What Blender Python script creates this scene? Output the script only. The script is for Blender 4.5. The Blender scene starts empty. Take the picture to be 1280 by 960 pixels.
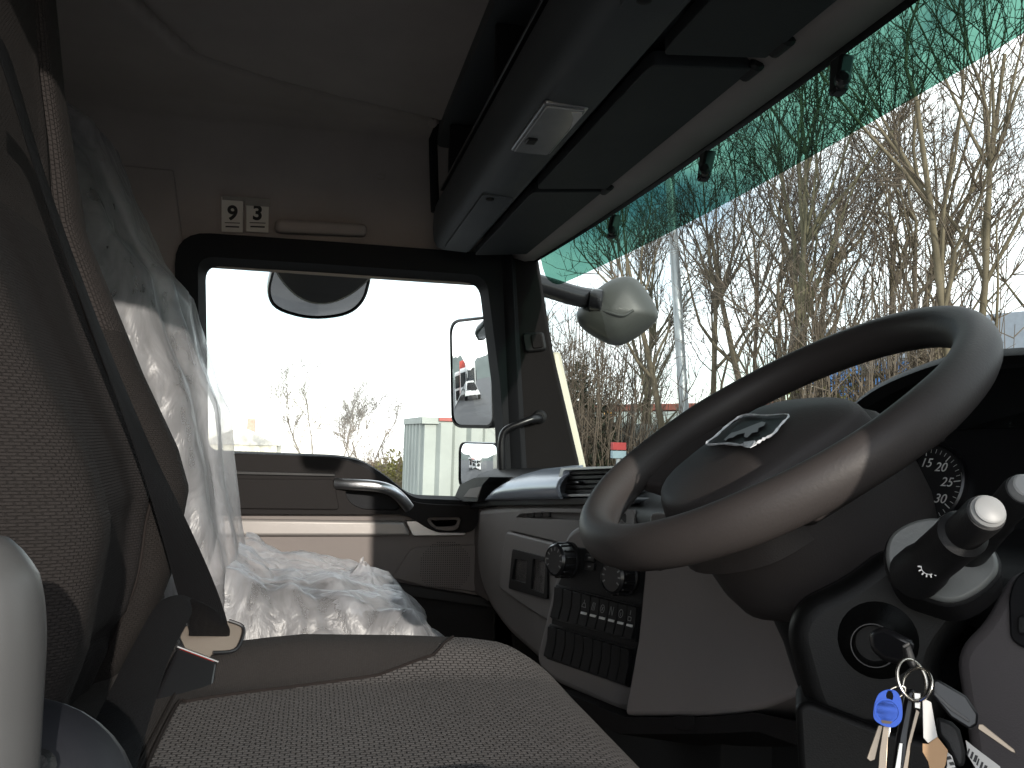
import bpy, bmesh, math, random
from mathutils import Vector, Matrix, geometry
import numpy as np

# ------------------------------------------------------------------ camera
# metres; the camera is the origin, +Y is the way the truck points, +X its right (driver's) side
S = bpy.context.scene
COL = S.collection
FPX, CX, CY = 1090.0, 640.0, 480.0
_l = Vector((390 - CX, -(537 - CY), -FPX)).normalized()
_f = Vector((5590 - CX, -(686 - CY), -FPX)); _f = (_f - _l * _f.dot(_l)).normalized()
_X, _Y = -_l, _f
_Z = _X.cross(_Y)
CM = Matrix((_X, _Y, _Z))
cam_d = bpy.data.cameras.new('camera')
cam = bpy.data.objects.new('camera', cam_d); COL.objects.link(cam)
cam.matrix_world = CM.to_4x4()
cam_d.sensor_width = 36; cam_d.lens = FPX / 1280 * 36
cam_d.clip_start = 0.02; cam_d.clip_end = 3000
S.camera = cam

# ------------------------------------------------------------------ light
SUN_DIR = Vector((0.955, 0.14, 0.262)).normalized()          # towards the sun
el = math.asin(SUN_DIR.z); az = math.atan2(SUN_DIR.x, SUN_DIR.y)
W = bpy.data.worlds.new('World'); S.world = W; W.use_nodes = True
nt = W.node_tree; nt.nodes.clear()
def wn(t, **k):
    n = nt.nodes.new(t)
    for a, b in k.items(): setattr(n, a, b)
    return n
sky = wn('ShaderNodeTexSky', sky_type='NISHITA', sun_disc=False, sun_elevation=el, sun_rotation=az, air_density=1.0, dust_density=0.25, ozone_density=1.2)
tc = wn('ShaderNodeTexCoord'); mp = wn('ShaderNodeMapping'); mp.inputs['Scale'].default_value = (1.6, 1.6, 4.2); mp.inputs['Location'].default_value = (3.1, 1.7, 0.4)
no = wn('ShaderNodeTexNoise'); no.inputs['Scale'].default_value = 1.7; no.inputs['Detail'].default_value = 7; no.inputs['Roughness'].default_value = 0.55
cr = wn('ShaderNodeValToRGB'); cr.color_ramp.elements[0].position = 0.35; cr.color_ramp.elements[1].position = 0.58
mx = wn('ShaderNodeMix', data_type='RGBA'); mx.inputs[7].default_value = (13.0, 13.0, 13.1, 1)
bg = wn('ShaderNodeBackground'); bg.inputs['Strength'].default_value = 0.15
wo = wn('ShaderNodeOutputWorld')
L = nt.links.new
L(tc.outputs['Generated'], mp.inputs['Vector']); L(mp.outputs['Vector'], no.inputs['Vector']); L(no.outputs['Fac'], cr.inputs['Fac'])
L(cr.outputs['Color'], mx.inputs[0]); L(sky.outputs['Color'], mx.inputs[6]); L(mx.outputs[2], bg.inputs['Color']); L(bg.outputs['Background'], wo.inputs['Surface'])
sd = bpy.data.lights.new('sun', 'SUN'); sd.energy = 2.9; sd.angle = math.radians(0.53); sd.color = (1.0, 0.93, 0.83)
so = bpy.data.objects.new('sun', sd); COL.objects.link(so)
so.rotation_euler = SUN_DIR.to_track_quat('Z', 'Y').to_euler(); so.location = (8, 4, 6)
S.view_settings.view_transform = 'Standard'; S.view_settings.look = 'None'; S.view_settings.gamma = 1.0
S.view_settings.use_curve_mapping = False
S.view_settings.exposure = 0.85
S.render.engine = 'CYCLES'; S.cycles.use_denoising = True
S.cycles.max_bounces = 10; S.cycles.transparent_max_bounces = 16; S.cycles.sample_clamp_indirect = 6.0

# ------------------------------------------------------------------ helpers
def ray(px, py):
    return (CM @ Vector((px - CX, -(py - CY), -FPX))).normalized()
def U(px, py, ax, v):
    r = ray(px, py); return r * (v / r['xyz'.index(ax)])
class Plane:
    """a plane with a local frame: s runs to the right, t upwards, n towards the viewer's side"""
    def __init__(self, p, n, up=(0, 0, 1)):
        self.p = Vector(p); self.n = Vector(n).normalized()
        self.s = Vector(up).cross(self.n).normalized(); self.t = self.n.cross(self.s)
    def at(self, px, py):
        r = ray(px, py); return r * (self.p.dot(self.n) / r.dot(self.n))
    def st(self, px, py):
        d = self.at(px, py) - self.p; return (d.dot(self.s), d.dot(self.t))
    def w(self, s, t, h=0.0):
        return self.p + self.s * s + self.t * t + self.n * h
    def poly(self, pts): return [self.st(*q) for q in pts]

def empty(name, loc, label=None, cat=None, group=None):
    o = bpy.data.objects.new(name, None); COL.objects.link(o); o.location = loc
    o.empty_display_size = 0.05
    return tag(o, label, cat, group)
def tag(o, label=None, cat=None, group=None, kind=None):
    if label: o['label'] = label
    if cat: o['category'] = cat
    if group: o['group'] = group
    if kind: o['kind'] = kind
    return o
def origin_of(o):
    v = Vector((0, 0, 0))
    while o is not None:
        v += o.location; o = o.parent
    return v
def link(o, parent=None):
    COL.objects.link(o)
    if parent is not None:
        o.parent = parent; o.location = -origin_of(parent)
    return o
def mesh(name, v, f, mat, parent=None, smooth=True, ang=35, bevel=0, seg=2, sub=0, solid=0):
    me = bpy.data.meshes.new(name); me.from_pydata([tuple(q) for q in v], [], f); me.update()
    bm = bmesh.new(); bm.from_mesh(me)
    if not solid: bmesh.ops.recalc_face_normals(bm, faces=bm.faces)
    bm.to_mesh(me); bm.free()
    me.materials.append(mat)
    if smooth:
        me.polygons.foreach_set('use_smooth', [True] * len(me.polygons))
        if ang < 180: me.set_sharp_from_angle(angle=math.radians(ang))
    o = bpy.data.objects.new(name, me); link(o, parent)
    if solid:
        m = o.modifiers.new('solid', 'SOLIDIFY'); m.thickness = solid; m.offset = -1
    if bevel:
        m = o.modifiers.new('bevel', 'BEVEL'); m.width = bevel; m.segments = seg; m.limit_method = 'ANGLE'; m.angle_limit = math.radians(40); m.harden_normals = False
    if sub:
        m = o.modifiers.new('sub', 'SUBSURF'); m.levels = sub; m.render_levels = sub
    return o
def rnd(pts, r, k=5):
    """round the corners of a 2-d polygon"""
    out = []; n = len(pts)
    for i in range(n):
        p0, p1, p2 = Vector(pts[i - 1]), Vector(pts[i]), Vector(pts[(i + 1) % n])
        rr = r[i] if isinstance(r, (list, tuple)) else r
        a, b = p0 - p1, p2 - p1
        d = min(rr, a.length * .48, b.length * .48)
        if d < 1e-5: out.append(tuple(p1)); continue
        a = p1 + a.normalized() * d; b = p1 + b.normalized() * d
        for j in range(k + 1):
            t = j / k
            out.append(tuple(a * (1 - t) ** 2 + p1 * 2 * t * (1 - t) + b * t * t))
    return out
def smooth_line(pts, k=6, closed=False):
    """Catmull-Rom through points of any dimension"""
    P = [Vector(p) for p in pts]; n = len(P); out = []
    rng = range(n) if closed else range(n - 1)
    for i in rng:
        if closed: a, b, c, d = P[i - 1], P[i], P[(i + 1) % n], P[(i + 2) % n]
        else: a, b, c, d = P[max(i - 1, 0)], P[i], P[i + 1], P[min(i + 2, n - 1)]
        for j in range(k):
            t = j / k
            out.append(.5 * ((2 * b) + (c - a) * t + (2 * a - 5 * b + 4 * c - d) * t * t + (3 * b - a - 3 * c + d) * t ** 3))
    if not closed: out.append(P[-1])
    return out
def plate(name, pl, outer, mat, parent, h0, h1, holes=(), bottom=True, hole_h=None, bevel=0.003, seg=2, ang=35, shrink=.97):
    """flat plate between heights h0 (back) and h1 (front) over a plane, with real recesses"""
    loops = [list(outer)] + [list(h) for h in holes]
    flat = [q for lp in loops for q in lp]
    tris = geometry.tessellate_polygon([[Vector((a, b, 0)) for a, b in lp] for lp in loops])
    v = [pl.w(a, b, h1) for a, b in flat]; f = [tuple(t) for t in tris]
    if not holes: f = [tuple(range(len(flat)))]
    n0 = len(outer); base = len(v)
    v += [pl.w(a, b, h0) for a, b in outer]
    for i in range(n0): f.append((i, (i + 1) % n0, base + (i + 1) % n0, base + i))
    if bottom or not holes: f.append(tuple(range(base, base + n0)))
    off = n0; rims = []
    for h in holes:
        b0 = len(v); m = len(h); hh = h0 if hole_h is None else hole_h
        c = Vector((sum(q[0] for q in h) / m, sum(q[1] for q in h) / m))
        v += [pl.w(*(c + (Vector(q) - c) * shrink), hh) for q in h]
        for i in range(m): f.append((off + i, off + (i + 1) % m, b0 + (i + 1) % m, b0 + i))
        if bottom: f.append(tuple(range(b0, b0 + m)))
        else: rims.append((b0, m, c, h))
        off += m
    if rims:                                     # the opening goes right through: the back face has it too
        lp2 = [list(outer)] + [[tuple(c + (Vector(q) - c) * shrink) for q in h] for b0, m, c, h in rims]
        idx = list(range(base, base + n0)) + [b0 + i for b0, m, c, h in rims for i in range(m)]
        f += [tuple(idx[i] for i in t) for t in geometry.tessellate_polygon([[Vector((a, b, 0)) for a, b in lp] for lp in lp2])]
    return mesh(name, v, f, mat, parent, bevel=bevel, seg=seg, ang=ang)
def box(name, c, size, mat, parent=None, rot=None, bevel=0.004, seg=2):
    c = Vector(c); R = rot if rot is not None else Matrix.Identity(3)
    v = [c + R @ Vector((sx * size[0] / 2, sy * size[1] / 2, sz * size[2] / 2)) for sx in (-1, 1) for sy in (-1, 1) for sz in (-1, 1)]
    f = [(0, 1, 3, 2), (4, 6, 7, 5), (0, 4, 5, 1), (2, 3, 7, 6), (0, 2, 6, 4), (1, 5, 7, 3)]
    return mesh(name, v, f, mat, parent, bevel=bevel, seg=seg)
def tube_data(path, rad, n=10, squash=1.0, ref=None, caps=True, v=None, f=None):
    v = [] if v is None else v; f = [] if f is None else f
    P = [Vector(p) for p in path]; m = len(P); b0 = len(v); u = None
    for i in range(m):
        t = (P[min(i + 1, m - 1)] - P[max(i - 1, 0)])
        t = t.normalized() if t.length > 1e-9 else Vector((0, 0, 1))
        if u is None:
            r0 = Vector(ref) if ref is not None else (Vector((0, 0, 1)) if abs(t.z) < .9 else Vector((1, 0, 0)))
            u = r0
        u = (u - t * u.dot(t)).normalized(); w = t.cross(u)
        r = rad[i] if isinstance(rad, (list, tuple)) else rad
        for k in range(n):
            a = 2 * math.pi * k / n
            v.append(P[i] + u * (math.cos(a) * r) + w * (math.sin(a) * r * squash))
    for i in range(m - 1):
        for k in range(n):
            a, b = b0 + i * n + k, b0 + i * n + (k + 1) % n
            f.append((a, b, b + n, a + n))
    if caps:
        f.append(tuple(b0 + k for k in range(n))[::-1]); f.append(tuple(b0 + (m - 1) * n + k for k in range(n)))
    return v, f
def tube(name, path, rad, mat, parent=None, n=12, squash=1.0, ref=None, bevel=0, ang=50):
    v, f = tube_data(path, rad, n, squash, ref)
    return mesh(name, v, f, mat, parent, bevel=bevel, ang=ang)
def grid(name, fn, us, vs, mat, parent=None, closed_u=False, closed_v=False, solid=0, ang=180, bevel=0, sub=0):
    nu, nv = len(us), len(vs)
    v = [fn(a, b) for a in us for b in vs]; f = []
    for i in range(nu if closed_u else nu - 1):
        for j in range(nv if closed_v else nv - 1):
            i2, j2 = (i + 1) % nu, (j + 1) % nv
            f.append((i * nv + j, i2 * nv + j, i2 * nv + j2, i * nv + j2))
    return mesh(name, v, f, mat, parent, ang=ang, solid=solid, bevel=bevel, sub=sub)
def lathe(name, o, axis, prof, mat, parent=None, n=28, ang=35, sx=1.0, caps=True):
    """prof: list of (radius, height along axis)"""
    o = Vector(o); a = Vector(axis).normalized()
    u = a.cross(Vector((0, 0, 1)) if abs(a.z) < .9 else Vector((1, 0, 0))).normalized(); w = a.cross(u)
    v = []; f = []
    for r, h in prof:
        for k in range(n):
            t = 2 * math.pi * k / n
            v.append(o + a * h + u * (math.cos(t) * r * sx) + w * (math.sin(t) * r))
    for i in range(len(prof) - 1):
        for k in range(n):
            p, q = i * n + k, i * n + (k + 1) % n
            f.append((p, q, q + n, p + n))
    if caps: f.append(tuple(range(n))); f.append(tuple((len(prof) - 1) * n + k for k in range(n)))
    return mesh(name, v, f, mat, parent, ang=ang)
def lin(a, b, n): return [a + (b - a) * i / (n - 1) for i in range(n)]
def interp(x, xs, ys):
    return float(np.interp(x, xs, ys))
def sstep(a, b, x):
    t = min(max((x - a) / (b - a), 0), 1); return t * t * (3 - 2 * t)
def text(name, body, pl_o, right, up, size, mat, parent, italic=0.0, extrude=0.0002, bold=0.0):
    c = bpy.data.curves.new(name, 'FONT'); c.body = body; c.size = size; c.align_x = 'CENTER'; c.align_y = 'CENTER'; c.extrude = extrude; c.shear = italic; c.offset = bold
    t = bpy.data.objects.new('tmp', c); COL.objects.link(t)
    bpy.context.view_layer.update()
    me = bpy.data.meshes.new_from_object(t.evaluated_get(bpy.context.evaluated_depsgraph_get()))
    bpy.data.objects.remove(t); bpy.data.curves.remove(c)
    r = Vector(right).normalized(); u = Vector(up); u = (u - r * u.dot(r)).normalized(); n = r.cross(u)
    M = Matrix((r, u, n)).transposed().to_4x4(); M.translation = Vector(pl_o)
    me.transform(M); me.materials.clear(); me.materials.append(mat)
    o = bpy.data.objects.new(name, me); return link(o, parent)

# ------------------------------------------------------------------ materials
def srgb(r, g, b):
    c = lambda x: (x / 255 / 12.92) if x / 255 <= .04045 else ((x / 255 + .055) / 1.055) ** 2.4
    return (c(r), c(g), c(b), 1)
MATS = {}
def mat(name, col, rough=.5, metal=0, spec=.5, grain=0, grain_s=300, vary=.12, vary_s=6, bump=.15, coat=0, sheen=0, weave=None):
    """plastic / fabric / metal with fine grain relief and slow colour variation.
       weave = (u axis, v axis, brick width, row height, depth, contrast)"""
    m = bpy.data.materials.new(name); m.use_nodes = True; t = m.node_tree; N = t.nodes.new; l = t.links.new
    b = t.nodes['Principled BSDF']
    b.inputs['Roughness'].default_value = rough; b.inputs['Metallic'].default_value = metal; b.inputs['Specular IOR Level'].default_value = spec
    if coat: b.inputs['Coat Weight'].default_value = coat; b.inputs['Coat Roughness'].default_value = .08
    if sheen: b.inputs['Sheen Weight'].default_value = sheen; b.inputs['Sheen Roughness'].default_value = .5
    co = N('ShaderNodeTexCoord')
    nz = N('ShaderNodeTexNoise'); nz.inputs['Scale'].default_value = vary_s; nz.inputs['Detail'].default_value = 6; nz.inputs['Roughness'].default_value = .6
    l(co.outputs['Object'], nz.inputs['Vector'])
    mr = N('ShaderNodeMapRange'); mr.inputs[1].default_value = .3; mr.inputs[2].default_value = .7; mr.inputs[3].default_value = 1 - vary; mr.inputs[4].default_value = 1 + vary
    l(nz.outputs['Fac'], mr.inputs[0])
    mu = N('ShaderNodeMix'); mu.data_type = 'RGBA'; mu.blend_type = 'MULTIPLY'; mu.inputs[0].default_value = 1; mu.inputs[6].default_value = col
    l(mr.outputs[0], mu.inputs[7]); colour = mu.outputs[2]
    height = None
    if weave:
        ua, va, bw, rh, dep, con = weave
        sp = N('ShaderNodeSeparateXYZ'); l(co.outputs['Object'], sp.inputs[0])
        wob = N('ShaderNodeTexNoise'); wob.inputs['Scale'].default_value = 60; l(co.outputs['Object'], wob.inputs['Vector'])
        wm = N('ShaderNodeMath'); wm.operation = 'MULTIPLY_ADD'; wm.inputs[1].default_value = bw * .5; l(wob.outputs['Fac'], wm.inputs[0]); l(sp.outputs['XYZ'.index(ua)], wm.inputs[2])
        cb = N('ShaderNodeCombineXYZ'); l(wm.outputs[0], cb.inputs[0]); l(sp.outputs['XYZ'.index(va)], cb.inputs[1])
        br = N('ShaderNodeTexBrick'); br.inputs['Scale'].default_value = 1; br.inputs['Brick Width'].default_value = bw; br.inputs['Row Height'].default_value = rh
        br.inputs['Mortar Size'].default_value = rh * .2; br.inputs['Mortar Smooth'].default_value = 1.0; br.offset = .5
        br.inputs['Color1'].default_value = (1, 1, 1, 1); br.inputs['Color2'].default_value = (.86, .86, .86, 1); br.inputs['Mortar'].default_value = (1 - con,) * 3 + (1,)
        l(cb.outputs[0], br.inputs['Vector'])
        m2 = N('ShaderNodeMix'); m2.data_type = 'RGBA'; m2.blend_type = 'MULTIPLY'; m2.inputs[0].default_value = 1
        l(colour, m2.inputs[6]); l(br.outputs['Color'], m2.inputs[7]); colour = m2.outputs[2]
        bp = N('ShaderNodeBump'); bp.invert = True; bp.inputs['Strength'].default_value = .9; bp.inputs['Distance'].default_value = dep
        l(br.outputs['Fac'], bp.inputs['Height']); height = bp
    if grain:
        gn = N('ShaderNodeTexNoise'); gn.inputs['Scale'].default_value = grain_s; gn.inputs['Detail'].default_value = 3
        l(co.outputs['Object'], gn.inputs['Vector'])
        b2 = N('ShaderNodeBump'); b2.inputs['Strength'].default_value = grain; b2.inputs['Distance'].default_value = .001
        l(gn.outputs['Fac'], b2.inputs['Height'])
        if height: l(height.outputs[0], b2.inputs['Normal'])
        height = b2
        g3 = N('ShaderNodeMapRange'); g3.inputs[3].default_value = rough - .08; g3.inputs[4].default_value = min(1, rough + .12)
        l(nz.outputs['Fac'], g3.inputs[0]); l(g3.outputs[0], b.inputs['Roughness'])
    if height: l(height.outputs[0], b.inputs['Normal'])
    l(colour, b.inputs['Base Color'])
    MATS[name] = m; return m
def glass_mat(name, col, refl=1.45, rough=0.0, gain=1.0):
    m = bpy.data.materials.new(name); m.use_nodes = True; t = m.node_tree; N = t.nodes.new; l = t.links.new
    t.nodes.remove(t.nodes['Principled BSDF'])
    tr = N('ShaderNodeBsdfTransparent'); tr.inputs['Color'].default_value = col
    gl = N('ShaderNodeBsdfGlossy'); gl.inputs['Roughness'].default_value = rough
    fr = N('ShaderNodeFresnel'); fr.inputs['IOR'].default_value = refl
    ge = N('ShaderNodeNewGeometry'); im = N('ShaderNodeMapRange'); im.inputs[3].default_value = refl; im.inputs[4].default_value = 1 / refl; l(ge.outputs['Backfacing'], im.inputs[0]); l(im.outputs[0], fr.inputs['IOR']); iv = N('ShaderNodeMath'); iv.operation = 'MULTIPLY'; iv.inputs[1].default_value = gain
    l(fr.outputs[0], iv.inputs[0])
    mxs = N('ShaderNodeMixShader'); l(iv.outputs[0], mxs.inputs[0]); l(tr.outputs[0], mxs.inputs[1]); l(gl.outputs[0], mxs.inputs[2])
    l(mxs.outputs[0], t.nodes['Material Output'].inputs['Surface']); return m

m_lining = mat('roof_lining_felt', srgb(166, 159, 155), .95, spec=.2, grain=.5, grain_s=500, vary=.06)
m_grey = mat('dash_plastic_taupe', srgb(130, 125, 123), .55, spec=.35, grain=.35, grain_s=700, vary=.05)
m_knee = mat('knee_plastic_taupe', srgb(128, 121, 119), .6, spec=.3, grain=.35, grain_s=700, vary=.05)
m_slate = mat('console_plastic_slate', srgb(70, 75, 78), .5, spec=.4, grain=.3, grain_s=700, vary=.05)
m_visor = mat('visor_vinyl', srgb(52, 55, 57), .6, spec=.3, grain=.4, grain_s=500, vary=.05)
m_black = mat('black_plastic', srgb(27, 27, 28), .5, spec=.35, grain=.3, grain_s=800, vary=.08)
m_gloss = mat('black_gloss_plastic', srgb(24, 24, 26), .28, spec=.5, vary=.05)
m_rubber = mat('black_rubber', srgb(26, 27, 30), .75, spec=.25, grain=.2, vary=.08)
m_doorblk = mat('door_black_vinyl', srgb(33, 31, 31), .7, spec=.1, grain=.45, grain_s=600, vary=.05)
m_doorbrn = mat('door_taupe_plastic', srgb(112, 105, 102), .6, spec=.3, grain=.35, grain_s=600, vary=.05)
m_strip = mat('satin_beige_trim', srgb(146, 141, 138), .38, spec=.5, metal=.35, vary=.03)
m_chrome = mat('satin_chrome', srgb(200, 202, 206), .3, metal=1, vary=.02)
m_steel = mat('bright_steel', srgb(190, 186, 178), .25, metal=1, vary=.05)
m_brass = mat('key_blade_nickel', srgb(138, 126, 112), .34, metal=1, vary=.08, vary_s=60)
m_silver = mat('silver_dash_trim', srgb(158, 166, 178), .28, metal=.25, spec=.5, vary=.03)
m_rim = mat('steering_rim_leatherette', srgb(53, 49, 48), .52, spec=.32, grain=.22, grain_s=420, vary=.05)
m_hub = mat('steering_hub_plastic', srgb(56, 52, 51), .55, spec=.35, grain=.4, grain_s=600, vary=.05)
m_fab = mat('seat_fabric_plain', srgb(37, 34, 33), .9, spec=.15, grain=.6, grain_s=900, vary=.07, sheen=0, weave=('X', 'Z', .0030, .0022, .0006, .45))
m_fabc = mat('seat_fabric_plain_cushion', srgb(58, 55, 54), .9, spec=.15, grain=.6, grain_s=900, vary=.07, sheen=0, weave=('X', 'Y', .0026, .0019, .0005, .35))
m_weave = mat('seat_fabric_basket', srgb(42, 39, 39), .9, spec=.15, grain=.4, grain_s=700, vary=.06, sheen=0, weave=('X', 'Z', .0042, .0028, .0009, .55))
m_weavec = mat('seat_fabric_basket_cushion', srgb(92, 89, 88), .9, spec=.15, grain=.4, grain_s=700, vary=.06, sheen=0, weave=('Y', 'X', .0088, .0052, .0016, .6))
m_ins = mat('seat_fabric_coarse', srgb(46, 42, 41), .9, spec=.15, grain=.4, grain_s=700, vary=.06, sheen=0, weave=('Z', 'X', .0052, .0030, .001, .5))
m_seam = mat('seam_thread', srgb(34, 30, 29), .9, spec=.1, vary=.1)
m_belt = mat('belt_webbing', srgb(15, 15, 17), .65, spec=.12, grain=.1, vary=.05, weave=('Z', 'X', .004, .0016, .0005, .4))
m_armr = mat('armrest_grey_plastic', srgb(66, 66, 66), .38, spec=.4, grain=.06, grain_s=900, vary=.04)
m_navy = mat('seat_base_cover', srgb(24, 25, 30), .5, spec=.4, grain=.08, vary=.05)
m_white = mat('white_print', srgb(225, 225, 222), .6, vary=.03)
m_paper = mat('sticker_paper', srgb(215, 212, 206), .6, vary=.04)
m_ink = mat('sticker_ink', srgb(30, 30, 32), .6, vary=.05)
m_blue = mat('blue_key_plastic', srgb(2, 62, 158), .4, spec=.5, vary=.04)
m_tagw = mat('key_tag_white', srgb(184, 183, 180), .5, vary=.04)
m_tago = mat('key_tag_tan', srgb(168, 134, 98), .6, vary=.08, vary_s=40)
m_red = mat('red_plastic', srgb(190, 40, 34), .4, vary=.05)
m_btn = mat('stalk_button_grey', srgb(132, 133, 133), .45, vary=.03)
m_platem = mat('stalk_plate_grey', srgb(112, 114, 112), .4, spec=.5, metal=.2, grain=.2, vary=.04)
m_body = mat('white_truck_paint', srgb(206, 200, 178), .3, coat=.5, vary=.03)
m_floor = mat('floor_rubber', srgb(40, 40, 41), .85, grain=.4, vary=.1)
m_mirror = mat('mirror_glass', (.86, .88, .9, 1), .015, metal=1, vary=.01)
m_mback = mat('mirror_shell_grey', srgb(60, 62, 58), .45, vary=.04)
m_glass = glass_mat('window_glass', (.86, .90, .885, 1), gain=.6)
m_screen = glass_mat('windscreen_glass', (.60, .655, .65, 1), gain=.6)
m_tint = glass_mat('green_sun_band', (.115, .265, .205, 1), gain=.3)
m_lens = mat('lamp_lens', srgb(150, 152, 154), .25, spec=.5, vary=.08, vary_s=25)
m_gface = mat('gauge_face', srgb(16, 15, 18), .5, vary=.03)
m_foot = mat('footwell_carpet', srgb(30, 29, 29), .95, grain=.5, vary=.1)

# ================================================================== ground
GZ = -2.5
def ground_z(x, y):
    r = math.hypot(x, y)
    return GZ - .035 * max(0, r - 15) * (1 if r > 15 else 0)
m_asph = mat('yard_asphalt', (.07, .07, .072, 1), .9, spec=.3, grain=.6, grain_s=60, vary=.25, vary_s=.35)
rr = [0, 2, 5, 9, 14, 18, 25, 40, 70, 120, 250, 600, 1400]
gv = [(0, 0, GZ)]; gf = []; NG = 48
for i, r in enumerate(rr[1:]):
    for k in range(NG):
        a = 2 * math.pi * k / NG; x, y = r * math.cos(a), r * math.sin(a)
        gv.append((x, y, ground_z(x, y)))
for k in range(NG): gf.append((0, 1 + k, 1 + (k + 1) % NG))
for i in range(len(rr) - 2):
    for k in range(NG):
        a, b = 1 + i * NG + k, 1 + i * NG + (k + 1) % NG
        gf.append((a, a + NG, b + NG, b))
tag(mesh('ground', gv, gf, m_asph, ang=180), kind='structure')

# ================================================================== truck cab shell
XD = -2.5                                   # inner face of the passenger door
cab = empty('truck_cab', (-1.3, 0.2, GZ + 1.2), 'inside of a right-hand-drive lorry cab with brown-grey roof lining and dark pillars', 'truck cab')
GRV = [(-1.55, -.62), (-1.80, -.40), (-1.93, -.36), (-2.06, -.31), (-2.14, -.18), (-2.22, .02), (-2.31, .326), (-2.33, .6)]
def groove_side(x, y):
    # positive on the driver's side of the moulded step in the lining
    best = 1e9; sg = 1
    for (ax, ay), (bx, by) in zip(GRV[:-1], GRV[1:]):
        dx, dy = bx - ax, by - ay; t = ((x - ax) * dx + (y - ay) * dy) / (dx * dx + dy * dy); t = min(max(t, 0), 1)
        qx, qy = ax + dx * t, ay + dy * t; d = math.hypot(x - qx, y - qy)
        if d < best: best = d; sg = 1 if (dx * (y - qy) - dy * (x - qx)) < 0 else -1
    return best * sg
prof_x = [-2.53, -2.525, -2.52, -2.505, -2.47, -2.42, -2.34, -2.2, -1.3, -.4, -.26, -.18, -.14, -.11, -.10]
prof_z = [.44, .56, .66, .73, .785, .82, .843, .85, .865, .85, .843, .82, .80, .77, .735]
xs_r = []
for a, b, xa, xb in zip(prof_z[:-1], prof_z[1:], prof_x[:-1], prof_x[1:]):
    k = max(1, int(abs(xb - xa) / .012)); xs_r += [(xa + (xb - xa) * i / k, a + (b - a) * i / k) for i in range(k)]
xs_r.append((prof_x[-1], prof_z[-1]))
def roof_pt(q, y):
    x, z = q
    if -2.5 < x < -.3:
        g = groove_side(x, y); z += (.034 * math.exp(-(g / .014) ** 2) - .012 * sstep(-.02, .02, g)) * sstep(-.30, -.7, x)
    return (x, y, z)
roof = grid('roof_lining', roof_pt, xs_r, lin(-.95, .62, 100), m_lining, cab, ang=180)
# outer roof shell keeps the daylight out
mesh('roof_shell', [(-2.6, -1.05, .95), (0, -1.05, .95), (0, .60, .95), (-2.6, .60, .95), (-2.6, -1.05, .46), (0, -1.05, .73), (0, .60, .73), (-2.6, .60, .56)],
     [(0, 1, 2, 3), (0, 1, 5, 4), (2, 3, 7, 6), (1, 2, 6, 5), (0, 3, 7, 4)], m_body, cab, bevel=.04)
box('rear_wall', (-1.3, -1.0, -.3), (2.6, .06, 1.9), m_lining, cab)
box('floor', (-1.3, -.02, -1.12), (2.5, 1.9, .05), m_floor, cab)
box('front_bulkhead', (-1.3, .99, -.66), (2.5, .06, .95), m_black, cab)
# side wall behind the passenger door, and the driver's side round the open door
plL = Plane((XD, 0, 0), (1, 0, 0), up=(0, 0, 1))
def dl(pts, x=None): return [(-y if False else y, z) for y, z in pts]
class PX:                                    # plate frame on x = const: coordinates (y, z), height towards +X
    def __init__(self, x): self.x = x
    def w(self, y, z, h=0.): return Vector((self.x + h, y, z))
    def st(self, px, py):
        p = U(px, py, 'x', self.x); return (p.y, p.z)
    def poly(self, pts): return [self.st(*q) for q in pts]
PD = PX(XD)
plate('rear_pillar', PD, [(-.95, -1.1), (-.36, -1.1), (-.36, .46), (-.40, .70), (-.95, .70)], m_lining, cab, -.06, -.006, bevel=.004)
plate('sill_panel', PD, [(-.39, -1.1), (.75, -1.1), (.75, -.96), (-.39, -.96)], m_black, cab, -.06, .012)
PR = PX(-.1)
plate('door_opening_frame', PR, [(-1.0, -1.1), (.98, -1.1), (.98, -.12), (.80, .56), (.80, .76), (-1.0, .76)], m_rubber, cab, -.03, .05,
      holes=[[(-.46, -.98), (.44, -.98), (.455, -.1), (.50, .08), (.53, .2), (.52, .59), (.48, .63), (-.44, .63), (-.46, .61)]], bottom=False, bevel=.006)
box('kick_panel', (-2.50, .78, -.62), (.05, .50, 1.02), m_foot, cab)
# left windscreen pillar, door side
plP = Plane(U(680, 450, 'x', -2.45), (.93, -.36, 0))
pil = plate('pillar_trim', plP, rnd(plP.poly([(628, 300), (664, 300), (671, 322), (690, 440), (723, 580), (722, 640), (650, 640), (645, 560), (634, 430)]), .01), m_doorblk, cab, -.045, 0, bevel=.012, seg=3)
mesh('pillar_flank', [U(623, 312, 'x', -2.475), U(640, 312, 'x', -2.43), U(655, 620, 'x', -2.43), U(636, 620, 'x', -2.475),
                      U(623, 312, 'x', -2.56), U(640, 312, 'x', -2.56), U(655, 620, 'x', -2.56), U(636, 620, 'x', -2.56)],
     [(0, 1, 2, 3), (0, 4, 5, 1), (2, 6, 7, 3), (0, 3, 7, 4), (1, 2, 6, 5), (4, 5, 6, 7)], m_rubber, cab, bevel=.006)
cv = plate('pillar_cover', plP, rnd(plP.poly([(653, 417), (680, 415), (684, 438), (657, 441)]), .012), m_black, cab, 0, .016, bevel=.005)
plate('cover_cap', plP, rnd(plP.poly([(664, 419), (678, 418), (681, 435), (667, 437)]), .008), m_doorblk, cv, .016, .022, bevel=.003)
hp = smooth_line([plP.at(676, 523) + plP.n * .004, plP.at(668, 524) + plP.n * .035, plP.at(652, 530) + plP.n * .05, plP.at(637, 537) + plP.n * .055, plP.at(631, 548) + plP.n * .055, plP.at(630, 575) + plP.n * .05, plP.at(632, 618) + plP.n * .03], 5)
tube('grab_handle', hp, [.013] * 6 + [.0105] * (len(hp) - 6), m_gloss, cab, n=14)
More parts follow.
